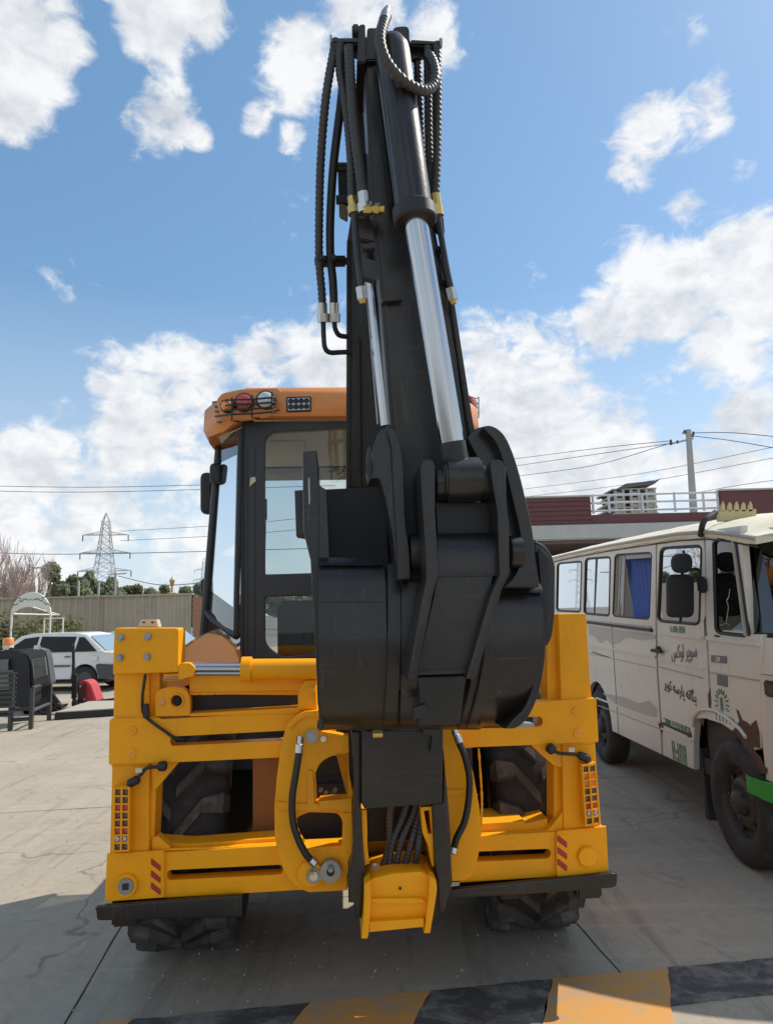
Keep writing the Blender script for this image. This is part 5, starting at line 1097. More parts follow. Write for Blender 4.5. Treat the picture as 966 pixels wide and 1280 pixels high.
# ================================================================== GROUND AND SETTING
g = MB(); g.v = [Vector(p) for p in ((-2500, -60, -.018), (2500, -60, -.018), (2500, 3500, -.018), (-2500, 3500, -.018))]; g.f = [[0, 1, 2, 3]]
ground = g.build('ground', 'ground_base'); ground['kind'] = 'structure'
ga = math.radians(7.2); gx = Vector((math.cos(ga), math.sin(ga), 0)); gy = Vector((-math.sin(ga), math.cos(ga), 0)); gp = Vector((-1.59, 4.46, 0))
random.seed(3)
SL = 2.52
for i in range(-9, 9):
    for j in range(-4, 15):
        o = gp + gx * (i * SL) + gy * (j * SL); h = -.004 - random.random() * .004; e = .004
        c0 = [o + gx * e + gy * e, o + gx * (SL - e) + gy * e, o + gx * (SL - e) + gy * (SL - e), o + gx * e + gy * (SL - e)]
        if c0[0].y > 38 or c0[0].y < -6: continue
        # chipped edges: subdivide rim with small jitter
        lp = []
        for a, b in zip(c0, c0[1:] + c0[:1]):
            nn = 14 if -3 < i < 4 and -2 < j < 4 else 1
            for k in range(nn):
                p = a.lerp(b, k / nn); 
                if k and nn > 1: p = p + (gx * random.uniform(-1, 1) + gy * random.uniform(-1, 1)) * .005
                lp.append(Vector((p.x, p.y, h)))
        MB().prism(lp, (0, 0, -.012)).build('concrete_slab', 'slab', ground, angle=20)
# painted speed strip at the bottom of the picture
def flat(name, pts, z, material):
    mb = MB(); mb.prism([Vector((p[0], p[1], z)) for p in pts], (0, 0, -.0125)); o = mb.build(name, material); o['kind'] = 'structure'; return o
top0 = Vector((0, 3.335, 0)); dirx = gx; slant = Vector((-.36, -1.0, 0))
xs = [-1.72, -1.15, -.40, .15, .72, 1.29, 1.88, 2.48, 3.07]
for i, (a, b) in enumerate(zip(xs, xs[1:])):
    A = Vector((a, 3.475 + math.tan(ga) * a * 1.04, 0)); B = Vector((b, 3.475 + math.tan(ga) * b * 1.04, 0)); ln = .95 if i % 2 else .55
    if i == 6 or i == 4 or i == 2 or i == 0: ln = .95
    if i in (5, 7): ln = .31
    lp = []
    for p, q in ((A, B), (B, B + slant * ln), (B + slant * ln, A + slant * ln), (A + slant * ln, A)):
        for k in range(12):
            v = p.lerp(q, k / 12); lp.append((v.x + random.uniform(-.006, .006), v.y + random.uniform(-.006, .006)))
    flat('painted_marking', lp, .004, 'mark_black' if i % 2 else 'mark_orange')
# loose grit lying on the slabs
gr_ = MB(); rg = random.Random(21)
for k in range(900):
    y = 3.0 + rg.random() ** 2 * 9; x = rg.uniform(-.62, .62) * y; s = rg.uniform(.003, .008); a = rg.random() * 3
    n_ = len(gr_.v); gr_.v += [Vector((x + math.cos(a + q * 2.1) * s, y + math.sin(a + q * 2.1) * s * rg.uniform(.6, 1.2), -.006)) for q in range(3)] + [Vector((x, y, s * .9 - .004))]
    gr_.f += [[n_, n_ + 1, n_ + 3], [n_ + 1, n_ + 2, n_ + 3], [n_ + 2, n_, n_ + 3]]
grit = gr_.build('grit', 'concrete_pale'); tag(grit, 'loose grit and small stones scattered over the concrete slabs', 'grit'); grit['kind'] = 'stuff'
# ---- corrugated fence far left
def sheet(name, A, B, z0, z1, material, parent, pitch=.25, amp=.025):
    L_ = (B - A).length; d = (B - A).normalized(); nrm = Vector((-d.y, d.x, 0)); n = int(L_ / pitch); lo = []; hi = []
    for k in range(n * 4 + 1):
        t = k / (n * 4); off = amp * (1 if (k % 4) in (1, 2) else -1); p = A + d * (L_ * t) + nrm * off
        lo.append(p + Vector((0, 0, z0))); hi.append(p + Vector((0, 0, z1)))
    return MB().loft([lo, hi], cap=False, close=False).build(name, material, parent, angle=20)
FN = thing('sheet_fence', 'long grey-brown corrugated metal fence behind the parked white cars', 'fence', (-12, 26, 0))
fo = Vector((-12, 26, 0)); xa = -22.0; k = 0
while xa < -7.3:
    xb = min(xa + 1.9, -7.2)
    sheet('fence_panel', Vector((xa + .01, 26 - .02 * (k % 2), 0)) - fo, Vector((xb - .01, 26 - .02 * (k % 2), 0)) - fo, 0, 2.55, 'fence_sheet', FN)
    MB().box(Vector((xa, 25.93, 1.3)) - fo, (.05, .05, 2.6)).build('fence_post', 'fence_sheet', FN)
    xa = xb; k += 1
MB().box(Vector((-14.6, 25.97, 2.57)) - fo, (14.9, .16, .06)).build('cap_rail', 'fence_sheet', FN)
BP = thing('brick_gate_pillar', 'narrow red brick pillar at the right end of the metal fence beside the cab', 'pillar', (-6.95, 26, 0))
MB().box((0, 0, 1.23), (.34, .34, 2.46)).build('pillar_core', 'mortar', BP)
bm0 = None
for r in range(30):
    for cc_ in range(2):
        z = .05 + r * .082; x = -.09 + cc_ * .18 + (.02 if r % 2 else -.02)
        if bm0 is None: b = MB().box((0, 0, 0), (.165, .37, .07)).build('brick', 'brick', BP, bevel=.006, seg=1); bm0 = b
        else: b = bm0.copy(); COL.objects.link(b); b.parent = BP
        b.location = (x, 0, z)
lw = MB().box((-6.0, 26.1, 1.25), (1.5, .2, 2.5)).build('boundary_wall', 'cream_wall'); tag(lw, 'plain cream masonry wall seen past the cab beyond the brick pillar', 'wall')
# ---- right-hand building: low flat roof with maroon parapet
BD = thing('flat_roof_building', 'low building behind the van with maroon parapet over a pale concrete band', 'building', (8, 19, 0)); bo = Vector((8, 19, 0))
def bx(name, x0, x1, y0_, y1_, z0, z1, m_, par=BD, bevel=.01): return MB().box(Vector(((x0 + x1) / 2, (y0_ + y1_) / 2, (z0 + z1) / 2)) - bo, (x1 - x0, y1_ - y0_, z1 - z0)).build(name, m_, par, bevel=bevel)
xr1 = W(737, 620, 19).x; zP = W(700, 622, 19).z; zP2 = W(800, 642, 19).z; xr2 = W(899, 615, 19).x
pf = bx('parapet', 1.5, xr1, 19, 19.25, 3.93, zP, 'maroon'); 
for k in range(6):
    z = 3.93 + (zP - 3.93) * k / 6; bx('cladding_board', 1.5, xr1, 18.975, 19.0 - .002, z + .012, z + (zP - 3.93) / 6 - .006, 'maroon', pf, .004)
bx('parapet', xr1, xr2, 19, 19.25, 3.93, zP2, 'maroon')
pg = bx('parapet', xr2, 26, 19, 19.25, 3.93, W(930, 613, 19).z, 'maroon')
bx('parapet_coping', 1.45, xr1 + .02, 18.95, 19.3, zP, zP + .05, 'van_filler'); bx('parapet_coping', xr2 - .02, 26, 18.95, 19.3, W(930, 613, 19).z, W(930, 613, 19).z + .05, 'van_filler')
bx('concrete_band', 1.4, 26, 18.85, 19.4, 3.50, 3.925, 'pale_band'); bx('concrete_band_lip', 1.38, 26, 18.83, 18.85, 3.50, 3.54, 'concrete_pale')
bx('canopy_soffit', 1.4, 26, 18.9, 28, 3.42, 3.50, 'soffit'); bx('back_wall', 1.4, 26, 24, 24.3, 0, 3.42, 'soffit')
for x in (2.2, 7.5, 12.8, 18): bx('column', x, x + .4, 19.1, 19.5, 0, 3.42, 'concrete_pale')
bx('roof_slab', 1.4, 26, 19.3, 28, 3.8, 3.9, 'concrete_pale')
# fluorescent: a pale post under the canopy
RL = thing('roof_railing', 'white tubular railing between the two maroon parapets on the roof', 'railing', (xr1, 19.1, 0)); ro = Vector((xr1, 19.1, 0))
for py in (619.5, 629, 639):
    A = W(738, py, 19.1); B = W(899, py - 3.5, 19.1); B.z = A.z; MB().tube([A - ro, B - ro], .028, 8).build('rail', 'rail_paint', RL)
for px in (740, 760, 802, 842, 878, 896):
    v = W(px, 619, 19.1); MB().tube([Vector((v.x, 19.1, W(738, 642, 19.1).z)) - ro, Vector((v.x, 19.1, W(738, 618, 19.1).z)) - ro], .035, 8).build('post', 'rail_paint', RL)
# ---- unfinished tower block far off
FB = thing('unfinished_block', 'distant unfinished multi-storey concrete block with open floors seen above the railing', 'building', (0, 0, 0)); fy = 150
A = W(763, 612, fy); B = W(818, 612, fy); FB.location = (A.x, fy, 0); fo2 = Vector((A.x, fy, 0)); wd_ = B.x - A.x
zt0 = W(790, 612, fy).z; zb0 = W(790, 650, fy).z; fh = (zt0 - zb0) / 5
MB().box((wd_ * .55, 6, zt0 / 2), (wd_ * .85, 9, zt0)).build('core', 'far_void', FB)
for k in range(-6, 6):
    z = zb0 + k * fh
    if z < 0: continue
    MB().box((wd_ / 2, 5, z), (wd_, 12, fh * .22)).build('floor_slab', 'far_block', FB)
    for j in range(6):
        if k < 5: MB().box((wd_ * (.06 + j * .176), -.9, z + fh * .5), (wd_ * .055, .6, fh)).build('column', 'far_block', FB)
    for j in (0, 2, 4):
        if k < 5: MB().box((wd_ * (.15 + j * .176), -.7, z + fh * .32), (wd_ * .12, .3, fh * .5)).build('infill_wall', 'far_block', FB)
MB().prism([Vector(p) for p in ((-.2, -1.5, zt0 - .5), (wd_ * .3, -1.5, zt0 + 1.1), (wd_ * .98, -1.5, zt0 + 1.6), (wd_ + 1, -1.5, zt0 + 2.1), (wd_ * .95, -1.5, zt0 + .9), (wd_ * .3, -1.5, zt0 + .2))], (0, 12, 0)).build('roof_sheet', 'far_void', FB)
# ---- concrete power pole and its wires
pb = W(861, 640, 40); ptp = W(855, 537, 40)
UP = thing('power_pole', 'tall pale concrete power pole with steel crossarms above the roof railing', 'utility pole', (pb.x, 40, 0)); uo = Vector((pb.x, 40, 0))
hz_ = ptp.z
MB().loft([[Vector((sx * w_, sy * w_ * .7, z)) + Vector((dx, 0, 0)) for sx, sy in ((-1, -1), (1, -1), (1, 1), (-1, 1))] for z, w_, dx in ((0, .26, .08), (hz_, .13, ptp.x - pb.x + .22))]).build('pole_shaft', 'concrete_pale', UP, bevel=.02)
xt = ptp.x - uo.x + .22
def wp(px, py): return W(px, py, 40) - uo
MB().tube([wp(837, 555) , wp(866, 548)], .06, 6).build('crossarm', 'pylon_steel', UP)
MB().tube([wp(852, 541), wp(866, 545)], .05, 6).build('crossarm', 'pylon_steel', UP)
for q in ((838, 554), (838, 551), (855, 539), (865, 544), (866, 541), (846, 552)): MB().tube([wp(q[0], q[1] + 2), wp(q[0], q[1] - 1.5)], [.09, .05], 8).build('insulator', 'maroon', UP)
def wire(name, pts, r, label, grp):
    o = MB().tube(spline(pts, 10), r, 5).build(name, 'wire'); tag(o, label, 'power line', grp); return o
def w40(px, py, Y): return W(px, py, Y)
WL = [((640, 574, 62), (750, 560, 50), (838, 551, 40), 'topmost of the lines running left from the concrete power pole'), ((640, 583, 60), (750, 567, 49), (846, 553, 40), 'second of the lines running left from the concrete power pole'),
      ((640, 596, 60), (740, 582, 50), (838, 554, 40), 'lowest of the lines running left from the concrete power pole')]
for a, b, c, lb in WL: wire('power_line', [w40(*a), w40(*b), w40(*c)], .022, lb, 'power lines in the sky')
for a, b, c, lb in (((866, 541, 40), (915, 541, 36), (990, 548, 32), 'upper line running right from the pole top'), ((866, 545, 40), (915, 551, 36), (990, 564, 32), 'lower line running right from the pole top')): wire('power_line', [w40(*a), w40(*b), w40(*c)], .02, lb, 'power lines in the sky')
for a, b, c, lb in (((650, 612, 80), (800, 592, 65), (1000, 552, 50), 'faint line rising to the right behind the power pole, upper one'), ((650, 622, 80), (800, 603, 65), (1000, 566, 50), 'faint line rising to the right behind the power pole, lower one'),
                    ((860, 618, 60), (920, 607, 55), (1000, 596, 50), 'short low line above the maroon parapet at the right edge')): wire('power_line', [w40(*a), w40(*b), w40(*c)], .022, lb, 'power lines in the sky')
for a, b, c, lb in (((-40, 607, 70), (120, 609, 70), (300, 605, 70), 'upper thin line crossing the sky left of the cab'), ((-40, 613, 70), (120, 615, 70), (420, 607, 70), 'second thin line crossing the sky left of the cab'),
                    ((-40, 690, 60), (110, 692.5, 60), (450, 684, 60), 'thick line crossing the sky just above the tree tops'), ((150, 664, 190), (300, 655, 170), (450, 640, 150), 'faint high line leaving the lattice tower to the right, upper one'),
                    ((150, 676, 190), (300, 668, 170), (450, 655, 150), 'faint line leaving the lattice tower arms to the right, lower one'), ((148, 720, 120), (200, 731, 110), (262, 728, 100), 'sagging line below the lattice tower over the fence')): wire('power_line', [w40(*a), w40(*b), w40(*c)], .03 if a[2] < 100 else .06, lb, 'power lines in the sky')
# ---- lattice towers
def lattice(cx, tipy, basey, Y, label, scale=1.0):
    base = W(cx, basey, Y); tip = W(cx, tipy, Y); H_ = tip.z; T = thing('lattice_tower', label, 'pylon', (base.x, Y, 0), .15)
    def wdt(z): t = z / H_; return (3.6 * (1 - t) ** 1.2 + .75) * scale if t < .97 else .3 * scale
    legs = MB(); zz = [0, .14, .28, .38, .47, .55, .62, .68, .74, .80, .86, .92, 1.0]
    cor = [(-1, -1), (1, -1), (1, 1), (-1, 1)]
    P4 = lambda z: [Vector((sx * wdt(z * H_) * (.0 if z == 1 else 1), sy * wdt(z * H_) * (.0 if z == 1 else 1), z * H_)) for sx, sy in cor]
    for k in range(4): MB().tube([P4(z)[k] for z in zz], .13 * scale, 4).build('corner_leg', 'pylon_steel', T)
    br = MB()
    for a, b in zip(zz, zz[1:]):
        A_, B_ = P4(a), P4(b)
        for k in range(4):
            j = (k + 1) % 4; br.tube([A_[k], B_[j]], .07 * scale, 4); br.tube([A_[j], B_[k]], .07 * scale, 4); br.tube([B_[k], B_[j]], .06 * scale, 4)
    br.build('bracing', 'pylon_steel', T)
    for z, w_ in ((.80, 6.2), (.64, 6.8), (.48, 7.2)):
        for s in (-1, 1):
            m = MB(); zt_ = z * H_ + .9 * scale
            for sy in (-1, 1):
                m.tube([Vector((s * wdt(z * H_), sy * wdt(z * H_), z * H_)), Vector((s * w_ * scale, 0, z * H_))], .08 * scale, 4); m.tube([Vector((s * wdt(z * H_), sy * wdt(z * H_), zt_)), Vector((s * w_ * scale, 0, z * H_))], .07 * scale, 4)
            for t in (.3, .6): m.tube([Vector((s * (wdt(z * H_) + (w_ * scale - wdt(z * H_)) * t), 0, z * H_)), Vector((s * (wdt(z * H_) + (w_ * scale - wdt(z * H_)) * (t - .2)), 0, z * H_ + .9 * scale * (1 - t)))], .06 * scale, 4)
            arm = m.build('cross_arm', 'pylon_steel', T); MB().tube([Vector((s * w_ * scale, 0, z * H_)), Vector((s * w_ * scale, 0, z * H_ - 1.8 * scale))], .16 * scale, 6).build('insulator_string', 'far_void', arm)
    return T
lattice(130, 641, 752, 200, 'tall grey steel lattice pylon with three pairs of arms behind the trees at left')
lattice(255, 697, 745, 420, 'tiny far-off lattice pylon just left of the cab glass', .9)
# ---- vegetation
def leaf_cloud(n, centers, s0, s1, seed):
    rnd = random.Random(seed); v = []; f = []
    for i in range(n):
        c, r = centers[rnd.randrange(len(centers))]
        d = Vector((rnd.gauss(0, 1), rnd.gauss(0, 1), rnd.gauss(0, 1))); d.normalize(); p = c + Vector((d.x * r[0], d.y * r[1], d.z * r[2])) * (rnd.random() ** .4)
        a = Vector((rnd.uniform(-1, 1), rnd.uniform(-1, 1), rnd.uniform(-1, 1))).normalized(); b = a.orthogonal().normalized(); b = Matrix.Rotation(rnd.random() * 6.28, 3, a) @ b; s = rnd.uniform(s0, s1); c2 = a.cross(b)
        k = len(v); v += [p - b * s, p + c2 * s * .45, p + b * s, p - c2 * s * .45]; f.append((k, k + 1, k + 2, k + 3))
    me = bpy.data.meshes.new('crown'); me.from_pydata([tuple(q) for q in v], [], f); return me
def tree(px, ytop, Y, wpx, m_, label, seed, name='tree', n=2600, base=0.0, cat='tree'):
    rnd = random.Random(seed); top = W(px, ytop, Y); T = thing(name, label, cat, (top.x, Y, 0), rnd.random() * 6); H_ = top.z; R_ = wpx * 1.6 / F * Y / 2
    cs = []
    for k in range(12): 
        t = rnd.uniform(.25, .93); rr = R_ * (.5 if t < .8 else .3); a = rnd.random() * 6.28; q = rnd.random() ** .5 * R_ * (.75 if t < .75 else .35)
        cs.append((Vector((math.cos(a) * q, math.sin(a) * q, H_ * t)), (rr, rr, min(H_ * .16, rr * .9))))
    cs.append((Vector((0, 0, H_ * .9)), (R_ * .3, R_ * .3, H_ * .1)))
    me = leaf_cloud(n, cs, .003 * Y, .006 * Y, seed); link('crown', me, m_, T)
    tr = MB().tube([Vector((0, 0, 0)), Vector((.1, 0, H_ * .4)), Vector((0, .1, H_ * .8))], [.2, .14, .05], 8)
    for c, r in cs[:7]: tr.tube([Vector((0, 0, H_ * .25)), (Vector((0, 0, H_ * .3)) + c) / 2, c], [.08, .05, .02], 5)
    tr.build('trunk', 'bark', T); return T
TG = 'trees behind the fence'
TR = [(66, 702, 44, 26, 'leaf_far', 'tall slim green tree between the bare tree and the pylon'), (92, 718, 46, 34, 'leaf_far', 'rounded green tree left of the pylon foot'), (112, 714, 52, 26, 'leaf_far', 'dense green tree touching the left leg of the pylon'),
      (140, 722, 50, 26, 'leaf_far', 'darker tree standing behind the pylon legs'), (166, 733, 60, 30, 'leaf_olive', 'thin olive tree just right of the pylon'), (188, 736, 58, 26, 'leaf_far', 'small tree to the left of the gold lamp'), (206, 731, 64, 18, 'leaf_far', 'pointed small tree directly beside the gold lamp'),
      (232, 733, 55, 28, 'leaf_far', 'low tree right of the gold lamp'), (252, 728, 55, 26, 'leaf_far', 'low tree touching the left edge of the cab'), (350, 727, 90, 30, 'leaf_far', 'green tree seen through the left half of the cab rear window'), (395, 724, 90, 30, 'leaf_far', 'green tree seen low through the cab beside the bucket'), (10, 735, 48, 60, 'leaf_olive', 'brownish scrubby tree at the left edge behind the arch')]
for i, (px, yt, Y, wpx, m_, lb) in enumerate(TR): tree(px, yt, Y, wpx, m_, lb, 40 + i, n=3600)
def bare(px, ytop, Y, label, seed, spread=1.0, lean=0):
    rnd = random.Random(seed); top = W(px, ytop, Y); T = thing('bare_tree', label, 'bare tree', (top.x, Y, 0)); H_ = top.z; tr = MB(); tw = MB()
    def rec(p, d, L_, r, lv):
        pts = [p]; q = p.copy(); dd = d.copy()
        for k in range(4): dd = (dd + Vector((rnd.gauss(0, .07), rnd.gauss(0, .07), .08))).normalized(); q = q + dd * (L_ / 4); pts.append(q.copy())
        (tr if lv < 2 else tw).tube(pts, [r * (1 - .14 * k) for k in range(5)], 6 if lv < 2 else 4, cap=False)
        if lv >= 5: return
        for k in range(rnd.choice((2, 3, 3)) if lv else 6):
            u = rnd.uniform(.35, 1) if lv else rnd.uniform(.5, 1); bp_ = pts[min(4, int(u * 4))]; nd = (dd + Vector((rnd.gauss(0, .27), rnd.gauss(0, .27), rnd.uniform(.1, .4)))).normalized(); rec(bp_, nd, L_ * rnd.uniform(.6, .82), max(.007, r * .52), lv + 1)
    rec(Vector((0, 0, 0)), Vector((lean, 0, 1)), H_ * .34, .09, 0)
    tr.build('trunk', 'bare_bark', T); tw.build('branches', 'bare_bark', T); 
    mx_ = max(v.z for v in tw.v); T.scale = (spread * H_ / mx_,) * 2 + (H_ / mx_,); return T
bare(28, 663, 30, 'leafless pinkish tree with fine upright twigs behind the arch', 5, 1.25); bare(2, 678, 32, 'leafless twiggy tree cut by the left edge of the picture', 9, 1.2); bare(48, 692, 34, 'smaller leafless tree leaning toward the green trees', 12, 1.1)
def shrub(px, py, Y, rx, rz, m_, label, seed, cat='shrub', n=2600):
    c = W(px, py, Y); T = thing('shrub', label, cat, (c.x, Y, 0)); rnd = random.Random(seed); cs = []
    for k in range(10): cs.append((Vector((rnd.uniform(-rx, rx), rnd.uniform(-.7, .7), rnd.uniform(.3, c.z - rz * .15))), (rx * .45, .6, rz * .4)))
    me = leaf_cloud(n, cs, .05, .11, seed); link('foliage', me, m_, T); MB().tube([Vector((0, 0, 0)), Vector((0, 0, c.z * .7))], [.06, .02], 6).build('stem', 'bark', T)
shrub(5, 765, 22.5, 1.2, 1.2, 'leaf_olive', 'dark olive hedge left of the arch behind the black machine', 3); shrub(35, 768, 23, 1.3, 1.1, 'leaf_olive', 'olive shrub filling the opening of the cream arch', 4); shrub(66, 778, 23.5, .8, .9, 'leaf_olive', 'low shrub between the arch and the fence', 6, n=1500)
for i, (px, yt, Y, lb) in enumerate(((99, 726, 42, 'short thin pole among the green trees'), (145, 716, 45, 'grey post with small crossbar right of the pylon'), (124, 728, 43, 'thin white post at the foot of the pylon'), (42, 708, 38, 'slim lamp post in front of the bare tree'))):
    t = W(px, yt, Y); T = thing('post', lb, 'post', (t.x, Y, 0)); MB().tube([Vector((0, 0, 0)), Vector((0, 0, t.z))], .07, 8).build('shaft', 'concrete_pale', T)
    if i in (1, 3): MB().tube([Vector((-.5 if i == 1 else 0, 0, t.z - .1)), Vector((.7, 0, t.z - .05))], .05, 6).build('arm', 'pylon_steel', T)
t = W(215.5, 722, 27); LT = thing('gate_lamp', 'gold ornamental lantern standing just behind the metal fence', 'lamp', (t.x, 27, 0))
MB().box((0, 0, 1.3), (.3, .3, 2.62)).build('pedestal', 'cream_wall', LT); MB().loft([[Vector((math.cos(k * PI / 6) * r, math.sin(k * PI / 6) * r, z)) for k in range(12)] for r, z in ((.17, 2.6), (.18, 2.66), (.05, 2.7), (.035, t.z - .34), (.07, t.z - .3), (.10, t.z - .12), (.11, t.z - .1), (.03, t.z - .02), (.01, t.z + .05))]).build('lantern', 'lamp_gold', LT)
# ---- cream arch
A = W(13, 800, 20); B = W(61.5, 800, 20); AR = thing('entrance_arch', 'cream metal arch with a curved lettered band on thin posts behind the cars', 'arch', ((A.x + B.x) / 2, 20, 0)); hw_ = (B.x - A.x) / 2 * 1.04
z_t = W(37, 740, 20).z; z_s = W(37, 769, 20).z; z_i = W(37, 757, 20).z
out_ = [(hw_ * math.cos(PI * k / 24), z_s + (z_t - z_s) * math.sin(PI * k / 24)) for k in range(25)]
in_ = [(hw_ * .93 * math.cos(PI * k / 24), z_s - .03 + (z_i - z_s) * math.sin(PI * k / 24)) for k in range(25)]
ab = curve_plate('arch_band', [out_ + in_[::-1]], .06, .005, lambda u, v, w: Vector((u, w, v)), 'paint_white', AR)
for s in (-1, 1): MB().tube([Vector((s * hw_ * .965, .03, 0)), Vector((s * hw_ * .965, .03, z_s))], .03, 8).build('post', 'paint_white', AR); MB().tube([Vector((s * hw_ * .5, 1.4, 0)), Vector((s * hw_ * .5, 1.4, z_s - .1))], .025, 8).build('post', 'paint_white', AR)
for a, b in (((-hw_ * .9, .05, z_s + .05), (.1, 1.4, z_s)), ((-.1, .05, z_i), (.15, 1.4, z_s)), ((-hw_ * .5, 1.4, z_s - .1), (hw_ * .5, 1.4, z_s - .1))): MB().tube([Vector(a), Vector(b)], .022, 6).build('brace', 'paint_white', AR)
zc_ = (z_t + z_i) / 2 - .02
for s in (-1, 1):
    for pts in (((.28, .05), (.42, .12), (.52, .02), (.44, -.08), (.36, -.04)), ((.1, .0), (.2, .03), (.28, -.03), (.34, .03)), ((.5, -.06), (.58, -.12), (.62, -.2))):
        MB().tube(spline([Vector((s * x * 1.0, -.004, zc_ + y * 1.0 - x * x * .35)) for x, y in pts], 6), .013, 6).build('scroll_mark', 'grey_decal', ab)
for i in range(6): MB().tube(spline([Vector((-.16 + i * .06, -.004, zc_ - .01)), Vector((-.14 + i * .06, -.004, zc_ + .02 * (-1) ** i)), Vector((-.12 + i * .06, -.004, zc_ - .015))], 4), .009, 6).build('scroll_mark', 'grey_decal', ab)
# ---- white cars
def make_car(name, label, loc, rz, hatch=False, group=None):
    T = thing(name, label, 'car', loc, rz, group)
    # x forward (nose +x), origin on ground mid car; half profile lofted across y
    low = [(-2.02, .42), (-2.08, .60), (-2.05, .86), (-1.95, .93)]
    side = [(-2.0, .30), (-2.06, .45), (-2.09, .62), (-2.04, .80), (-1.98, .90), (-1.0, .93), (.75, .92), (1.55, .84), (1.95, .74), (2.02, .55), (1.98, .3)]
    def ring(y, k, dz=0): return [Vector((x * k, y, z + dz)) for x, z in side]
    arch = []
    def lower(y, inset): 
        pts = [(-2.02, .28), (-2.08, .45), (-2.10, .62), (-2.05, .80), (-1.97, .91), (-1.05, .95), (.75, .93), (1.5, .86), (1.92, .76), (2.02, .58), (1.98, .28)]
        for cx_ in (1.28, -1.22):
            pts += [(cx_ + .36 * math.cos(a), .30 + .36 * math.sin(a)) for a in [PI * k / 10 for k in range(11)]]
        return [Vector((x * (1 - inset * .03), y, z)) for x, z in pts]
    body = MB().loft([lower(-.80, .6), lower(-.83, 0), lower(.83, 0), lower(.80, .6)]).build('body', 'car_white', T, angle=40)
    def cab_(y0_, y1_): return None
    gb = [(-1.72, .92), (-1.18, 1.36), (-.85, 1.415), (.25, 1.42), (.55, 1.36), (1.12, .92)]
    gh = MB().loft([[Vector((x * (1 if z < 1 else .98), s * (.79 - (z - .92) * .32), z)) for x, z in gb] for s in (-1, 1)]).build('roof', 'car_white', T, bevel=.02, angle=45)
    for s in (-1, 1):
        for w_ in ([(-1.50, .955), (-1.12, 1.30), (-.98, 1.31), (-.93, .955)], [(-.86, .955), (-.91, 1.32), (-.02, 1.34), (.02, .955)], [(.09, .955), (.05, 1.34), (.42, 1.30), (.92, .955)]):
            q = [Vector((x, s * (.797 - (z - .92) * .32), z)) for x, z in w_]; MB().prism(q, (0, s * .004, 0)).build('side_window', 'car_glass_dark', gh, bevel=0)
        for cx_ in (1.28, -1.22):
            c = Vector((cx_, s * .72, .295)); wh = MB().tube([c - Vector((0, .095, 0)), c + Vector((0, .095, 0))], .295, 28).build('wheel', 'rubber', T, bevel=.02)
            MB().tube([c + Vector((0, s * .09, 0)), c + Vector((0, s * .104, 0))], [.18, .16], 20).build('hub_cap', 'car_grey', wh)
        MB().prism([Vector((x, s * .832, z)) for x, z in ((-.86, .60), (.86, .60), (.86, .64), (-.86, .64))], (0, s * .012, 0)).build('side_moulding', 'car_grey', body)
        MB().box((-.78, s * .84, .84), (.16, .02, .03)).build('door_handle', 'car_grey', body, bevel=.006); MB().box((.1, s * .84, .84), (.16, .02, .03)).build('door_handle', 'car_grey', body, bevel=.006)
        for xx in (-.9, .03): MB().box((xx, s * .831, .68), (.008, .004, .5)).build('door_seam', 'car_grey', body)
        MB().box((-2.055, s * .66, .76), (.07, .30, .15)).build('tail_light', 'red_lens', T, bevel=.01)
        MB().prism([Vector((x, s * .834, z)) for x, z in ((-1.60, .30), (-2.05, .30), (-2.10, .62), (-1.55, .66), (-1.50, .62))], (0, s * .008, 0)).build('bumper_side', 'car_grey', body)
    MB().prism([Vector((-1.685, -.70, .965)), Vector((-1.685, .70, .965)), Vector((-1.235, .60, 1.335)), Vector((-1.235, -.60, 1.335))], (-.006, 0, .006)).build('rear_window', 'car_rear_glass', gh)
    MB().prism([Vector((1.07, -.68, .975)), Vector((1.07, .68, .975)), Vector((.60, .60, 1.33)), Vector((.60, -.60, 1.33))], (.006, 0, .006)).build('windscreen', 'car_glass_dark', gh)
    MB().box((-2.06, 0, .46), (.16, 1.66, .32)).build('rear_bumper', 'car_grey', T, bevel=.03); MB().box((2.0, 0, .42), (.14, 1.64, .28)).build('front_bumper', 'car_grey', T, bevel=.03)
    MB().box((0, 0, .3), (3.4, 1.3, .2)).build('underbody', 'black_plastic', T)
    MB().box((-1.45, .833, .78), (.16, .004, .13)).build('fuel_flap', 'car_white', body, bevel=.004)
    return T
mat('car_rear_glass', (.27, .36, .40), .12, var=.1, coat=1)
cg_ = G(102, 864)
car1 = make_car('parked_car', 'white hatchback nearest the camera at left with grey bumpers behind the red pallet jack', (cg_.x - 1.05, cg_.y + .80, 0), PI - math.radians(4))
car2 = dup(car1, 'second white car mostly hidden behind the first with only its rear roof showing', (cg_.x + .15, cg_.y + 3.3, 0), PI - math.radians(2))
# ---- plinth, pallet jack, black machine and bucket on the left
pz = [G(68, 898), G(146, 894), G(150, 882), G(92, 882)]
PLN = thing('low_platform', 'low flat slab with a dark front edge carrying the red pallet jack', 'platform', tuple(G(105, 896))); po = G(105, 896)
A = G(68, 900); B = G(170, 893)
dirp = (B - A).normalized(); bk_ = Vector((-dirp.y, dirp.x, 0)) * 1.6
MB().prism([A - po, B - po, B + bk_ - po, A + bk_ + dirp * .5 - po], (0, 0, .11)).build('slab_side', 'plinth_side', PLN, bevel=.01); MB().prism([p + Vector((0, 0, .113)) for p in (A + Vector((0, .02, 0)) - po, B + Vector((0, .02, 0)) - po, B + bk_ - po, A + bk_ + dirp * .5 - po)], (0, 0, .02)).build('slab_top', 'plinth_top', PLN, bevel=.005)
jc = G(108, 885); jc.z = .12
PJ = thing('pallet_jack', 'red pallet jack with tall black handle standing on the low platform', 'pallet jack', tuple(jc))
def jw(px, py, dy=0): return W(px, py, jc.y + dy) - jc
